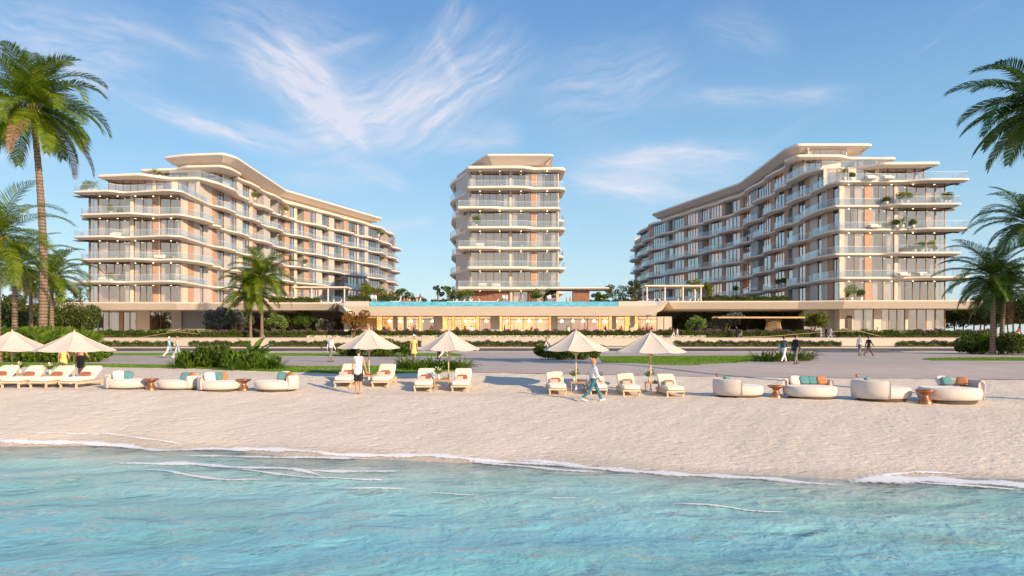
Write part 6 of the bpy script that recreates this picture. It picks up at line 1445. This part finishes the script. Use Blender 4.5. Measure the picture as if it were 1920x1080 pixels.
ss = person('person sitting low at the terrace edge in the right court', (P(1390,101.4), 101.4, 1.3), R(100), 1.74, top=('cloth_grey','long'), bottom=('cloth_grey','trousers'), legs=((80,95),(75,90)), arms=((35,8,30),(35,8,30)), vox=.025, sit=.40, group='people strolling before the hotel')
# deck people and restaurant guests
by = person('bather with bare back sitting by the pool', (0, 0, 0), 0, 1.72, top=(None,''), bottom=('cloth_yellow','shorts'), legs=((80,60),(70,80)), arms=((20,20,10),(25,15,20)), shoes=None, vox=.025, sit=.12, group='people on the pool deck')
DPL = [(698,by and fm,0,'person in gold standing on the deck under the lime trees'),(704,fm,1,'person in pale blue on the deck under the lime trees'),(751,fm,1,'person in white standing at the left end of the pool'),(758,by,0,'bather seated beside the person in white, left pool end'),(763,by,1,'second bather seated at the left pool end'),(768,by,0,'third bather seated at the left pool end'),(782,by,1,'bather sitting alone left of the dark pool post'),(788,fr_,0,'guest in red sitting at the pool left of the sapling'),
       (853,fd,0,'guest standing before the bushy tree left of the tower'),(944,fm,0,'guest in white standing before the wooden lobby'),(950,fm,1,'second guest in white before the wooden lobby'),(974,by,0,'bather crouching before the lobby glass'),(979,fm,1,'guest in white before the lobby glass'),(996,fd,0,'guest in dark clothes right of the lobby glass'),(1028,fm,0,'guest in white right of the lobby trees'),(1031,fm,1,'companion in white right of the lobby trees'),(1041,by,0,'bather bending near the narrow tree'),(1062,by,1,'bather sitting left of the brown bar pier'),(1069,by,0,'bather sitting against the brown bar pier')]
first = True
for i, (px, src, v, lb) in enumerate(DPL):
    Y = 119.6+(i % 3)*.8; s_ = 1.0 if src is not by else 1.0
    if src is by and first: o = by; first = False; o.location = (P(px,Y), Y, WT); o.rotation_euler = (0,0,R(150)); o['label'] = lb
    else: o = far(px, Y, WT, src, R(rnd.uniform(0, 360)), lb, group='people on the pool deck')
RPL = [(667,fr_),(688,fr_),(720,fd),(729,fr_),(744,fd),(766,fm),(776,fd),(808,fr_),(857,fd),(872,fr_),(884,fm),(946,fd),(997,fr_),(1066,fm),(1135,fd),(1165,fr_),(1180,fr_),(1206,fr_),(1212,fd),(1222,fr_)]
for i, (px, s_) in enumerate(RPL):
    Y = 108.2+(i % 4)*.35; far(px, Y, 1.75, s_, R(i*73), 'restaurant guest in %s %s' % ({id(fr_): 'red', id(fd): 'black', id(fm): 'white'}[id(s_)], ['at the left corner tree','at the first glass bay','behind the third parasol','right of the third parasol','by the first grey pillar','in the middle of the left bays','beside the dark guest of the left bays','before the second grey pillar','left of the fourth parasol tip','at the golden curtain','by the yellow tree','beside the centre pillar','at the long glass bay','behind the fifth parasol','at the right lit pillar','by the yellow glow','at the right bay','near the right end','in the group at the right end','last before the end pillars'][i]), (1,1,.9), 'restaurant guests')
cp = None
for i, px in enumerate([662,690,712,740,770,798,845,872,901,955,973,1002,1020,1100,1133,1162,1203]):
    Y = 107.3
    if cp is None:
        cp = thing('tub_chair', '', 'chair', group='white tub chairs before the restaurant'); q = MB(); n = 14; vs = []; fs = []
        for k in range(n+1):
            a = R(-20)+R(220)*k/n
            for r_, z_ in ((.42,.62),(.50,.62),(.50,.80),(.42,.80)): vs.append((r_*math.cos(a), r_*math.sin(a), z_))
        for k in range(n):
            for j in range(4): fs.append((k*4+j, k*4+(j+1) % 4, k*4+4+(j+1) % 4, k*4+4+j))
        q.add(vs, fs); q.build('backrest', 'pot_white', cp); q = MB(); rbox(q, (0, .02, .40), (.84, .80, .16), pw=.4); q.build('seat', 'cushion_cream', cp)
        for a in (20, 160, 250, 290): l_ = MB(); l_.tube([(.38*math.cos(R(a)), .38*math.sin(R(a)), 0), (.44*math.cos(R(a)), .44*math.sin(R(a)), .63)], .02, 5); l_.build('leg', 'dark_metal', cp)
        o = cp
    else: o = dup(cp, (0, 0, 0))
    o.location = (P(px,Y), Y, 1.75); o.rotation_euler = (0, 0, R(rnd.uniform(-25, 200))); o['label'] = 'white tub chair %s' % ['at the corner tree','right of the corner tree','before the first glass bay','left of the grey pillar pair','before the third glass bay','right of the golden reveal','after the second grey pillar','before the copper curtain bay','before the yellow tree bay','right of the centre pillar','second in the long bay','third in the long bay','at the end of the long bay','before the large clear bay','by the right lit pillar','before the right glow','near the right end'][i]
# loungers on the deck
dl = None
for i, (px, Y) in enumerate([(848,120),(862,120),(876,120),(890,120),(908,120),(925,120),(742,119.8),(1205,119.3),(1218,119.3),(1245,119.3),(1262,119.3),(1285,119.3),(1300,119.3),(566,122.5),(590,122.5),(610,122.5),(632,122.5)]):
    if dl is None:
        dl = thing('deck_lounger', '', 'sun lounger', group='white loungers on the pool deck'); q = MB(); q.box(-.9, .5, -.35, .35, .12, .34); q.build('mattress', 'towel_white', dl) if 'towel_white' in MATS else q.build('mattress', 'cloth_white', dl)
        q = MB(); q.hexa([(.5,-.35,.14),(.62,-.35,.10),(.62,.35,.10),(.5,.35,.14)][:4], [(.9,-.35,.78),(1.0,-.35,.72),(1.0,.35,.72),(.9,.35,.78)]); q.build('backrest', 'cloth_white', dl)
        q = MB(); q.box(-.8,.5,-.3,.3,0,.12); q.build('base', 'white_metal', dl); o = dl
    else: o = dup(dl, (0,0,0))
    o.location = (P(px,Y), Y, WT); o.rotation_euler = (0,0,R(rnd.choice((0,8,180)))); o['label'] = 'white lounger on the deck %s' % ['leftmost before the tower','second before the tower','third before the tower','fourth before the tower','below the wooden lobby wall','right of the lobby wood','at the left pool end','first under the right pergola','left part of the right pergola','middle of the right pergola','right middle of the right pergola','right part of the right pergola','last under the right pergola','first under the left pergola','second under the left pergola','third under the left pergola','last under the left pergola'][i]
# balcony plants and sofas
BP = [(208,4,122.0,1.5,'leaf_lime','round yellow green shrub in a pot, sunlit block, second balcony from its roof'),(208,1,122.0,1.5,'leaf_lime','round yellow green shrub in a pot, sunlit block, lowest balcony'),(289,6,128.8,2.0,'palm','spiky potted palm on the upper terrace of the sunlit block'),(158,5,122.6,1.5,'leaf_shrub','small dark potted shrub at the terrace corner of the sunlit block'),(166,5,122.6,2.1,'leaf_lime','pale green potted tree at the terrace corner of the sunlit block'),(177,5,122.6,2.2,'palm','potted palm at the terrace corner of the sunlit block'),
      (300,6,128.6,1.0,'leaf_lush','low potted plant right of the spiky palm'),(478,6,150,1.8,'leaf_lush','leafy potted plant on an upper balcony, inner face of the sunlit block'),(536,6,166,1.7,'leaf_lime','yellowish potted plant far along the inner face of the sunlit block'),(571,3,175.0,1.9,'leaf_lush','potted plant in a dark recess of the sunlit block'),(710,6,205,2.0,'leaf_lime','lime potted plant at the far end of the sunlit block'),
      (893,4,136.6,2.2,'leaf_shrub','potted plant on the left of a middle tower balcony'),(1583,5,113.2,2.6,'palm','tall potted palm at the terrace corner of the shaded block'),(1596,5,113.2,1.4,'leaf_lush','low potted plant right of the tall terrace palm'),(1689,4,112.2,1.7,'leaf_lime','lime potted plant under the top terrace of the shaded block'),(1701,4,112.2,1.9,'leaf_lime','second lime potted plant under the top terrace'),(1662,4,112.9,1.3,'leaf_shrub','dark potted plant left of the lime pair'),(1772,4,112.2,1.7,'leaf_lush','spreading potted plant near the right tip of the balcony'),(1779,4,112.3,1.8,'leaf_shrub','dark potted plant at the right tip of the balcony'),
      (1692,3,112.4,2.1,'palm','potted palm on the third balcony from the top of the shaded block'),(1712,3,112.4,1.4,'leaf_shrub','dark round potted plant right of the balcony palm'),(1681,3,112.6,1.5,'leaf_shrub','wispy potted plant left of the balcony palm'),(1729,2,112.2,1.7,'leaf_lush','green potted plant on the middle balcony of the shaded block'),(1744,2,112.2,1.8,'leaf_lime','lime potted plant on the middle balcony of the shaded block'),(1715,2,112.3,1.2,'leaf_autumn','rust coloured potted plant on the middle balcony'),(1754,2,112.3,1.0,'leaf_shrub','small potted plant at the right of the middle balcony'),
      (1596,0,111.6,2.6,'leaf_lush','big leafy potted plant on the lowest balcony by the corner'),(1614,0,111.6,1.7,'leaf_shrub','darker potted plant on the lowest balcony by the corner'),(1460,1,138,1.7,'leaf_lush','left of two potted plants on the low shaded balcony'),(1470,1,135.5,1.7,'leaf_lush','right of two potted plants on the low shaded balcony'),(1380,1,158,1.7,'leaf_shrub','potted plant at a low shaded balcony mid way along')]
for i, (px, k, Y, h, kind, lb) in enumerate(BP):
    rs = np.random.RandomState(600+i); z = zk(k)+.005; T_ = thing('potted_plant', lb, 'potted plant', (P(px,Y), Y, z), 0, 'potted plants on the balconies')
    q = MB(); q.lathe([(.0,0),(.26,0),(.34,.5),(.30,.5),(.28,.42),(0,.42)], n=12); q.build('pot', 'pot_white', T_)
    if kind == 'palm':
        V = []; F_ = []
        for j in range(13):
            v, f = frond_arrays(rs, (0, 0, h*.5), j*2.4, R(75-j*6), h*.62, R(75), 14, .035, h*.22); o = len(V); V += v; F_ += [tuple(q_+o for q_ in kk) for kk in f]
        quads_to_mesh('crown', V, F_, 'leaf_palm', T_); q = MB(); q.tube([(0,0,.4),(0,0,h*.52)], .05, 6); q.build('trunk', 'bark_brown', T_)
    else:
        C = blobs(rs, 700, [(rs.uniform(-.3,.3)*h*.5, rs.uniform(-.3,.3)*h*.4, h*rs.uniform(.55,.85)) for _ in range(6)], [h*.36]*6); V, F_ = leafcloud(rs, C, .17, .9); npmesh('foliage', V, F_, kind, T_); q = MB(); q.tube([(0,0,.4),(.03,0,h*.7)], .03, 6); q.build('stem', 'bark_brown', T_)
so_ = None
for i, (px, k, Y, lb) in enumerate([(1634,5,112.6,'cream sofa on the top terrace of the shaded block, left one'),(1666,5,112.6,'cream sofa on the top terrace of the shaded block, right one'),(1695,1,112.4,'cream armchair on the second lowest balcony of the shaded block'),(1732,1,112.4,'cream sofa on the second lowest balcony of the shaded block'),(905,1,136.6,'left cream armchair on the lowest tower balcony'),(930,1,136.6,'right cream armchair on the lowest tower balcony'),(900,3,136.6,'white seat on the middle tower balcony, left'),(217,3,122.2,'white seat on the middle balcony of the sunlit block'),(300,2,122.0,'outdoor seat on a lower balcony of the sunlit block'),(195,1,122.2,'outdoor seat left of the pot, lowest balcony of the sunlit block'),(1640,3,112.8,'white low seat on the third balcony of the shaded block')]):
    if so_ is None:
        so_ = thing('outdoor_sofa', lb, 'sofa', group='outdoor seats on the balconies'); q = MB(); rbox(q, (0,0,.28), (1.7,.85,.34), pw=.25); q.build('seat', 'cushion_cream', so_); q = MB(); rbox(q, (0,.36,.55), (1.7,.2,.5), pw=.3); q.build('backrest', 'cushion_cream', so_)
        for x in (-.78,.78): q = MB(); rbox(q, (x,0,.42), (.16,.85,.4), pw=.3); q.build('armrest', 'cushion_cream', so_)
        o = so_
    else: o = dup(so_, (0,0,0), 0, lb)
    o.location = (P(px,Y), Y, zk(k)+.01)
# handrails of the terrace ramps
def handrail(label, pts, Y):
    T_ = thing('handrail', label, 'handrail', (0,0,0)); W = [(P(a,Y), Y, Zp(b,Y)) for a, b in pts]; q = MB(); q.tube(W, .035, 6); q.build('rail', 'bamboo', T_)
    for i in range(len(W)-1):
        L = int(abs(W[i+1][0]-W[i][0])/2.2)+1
        for k in range(L): u = k/L; x = W[i][0]+(W[i+1][0]-W[i][0])*u; z = W[i][2]+(W[i+1][2]-W[i][2])*u; q = MB(); q.tube([(x, Y, 1.3 if z > 1.5 else 0), (x, Y, z)], .02, 5); q.build('post', 'dark_metal', T_)
handrail('long pale handrail rising along the terrace before the shaded block', [(1392,632),(1440,631),(1550,622),(1610,620.5),(1652,631)], 102.6)
handrail('short pale handrail of the ramp before the sunlit block', [(262,633),(330,622),(372,626)], 102.6)
bb = thing('info_panel', 'turquoise panel standing at the open corner of the sunlit ground floor', 'panel', (P(176,122.9), 122.9, 1.75)); q = MB(); q.box(-.85,.85,-.05,.05,1.3,3.4); q.build('board', 'turquoise_panel', bb); q = MB(); q.box(-.95,-.87,-.05,.05,0,4.0); q.box(.87,.95,-.05,.05,0,4.0); q.build('post', 'bronze', bb)
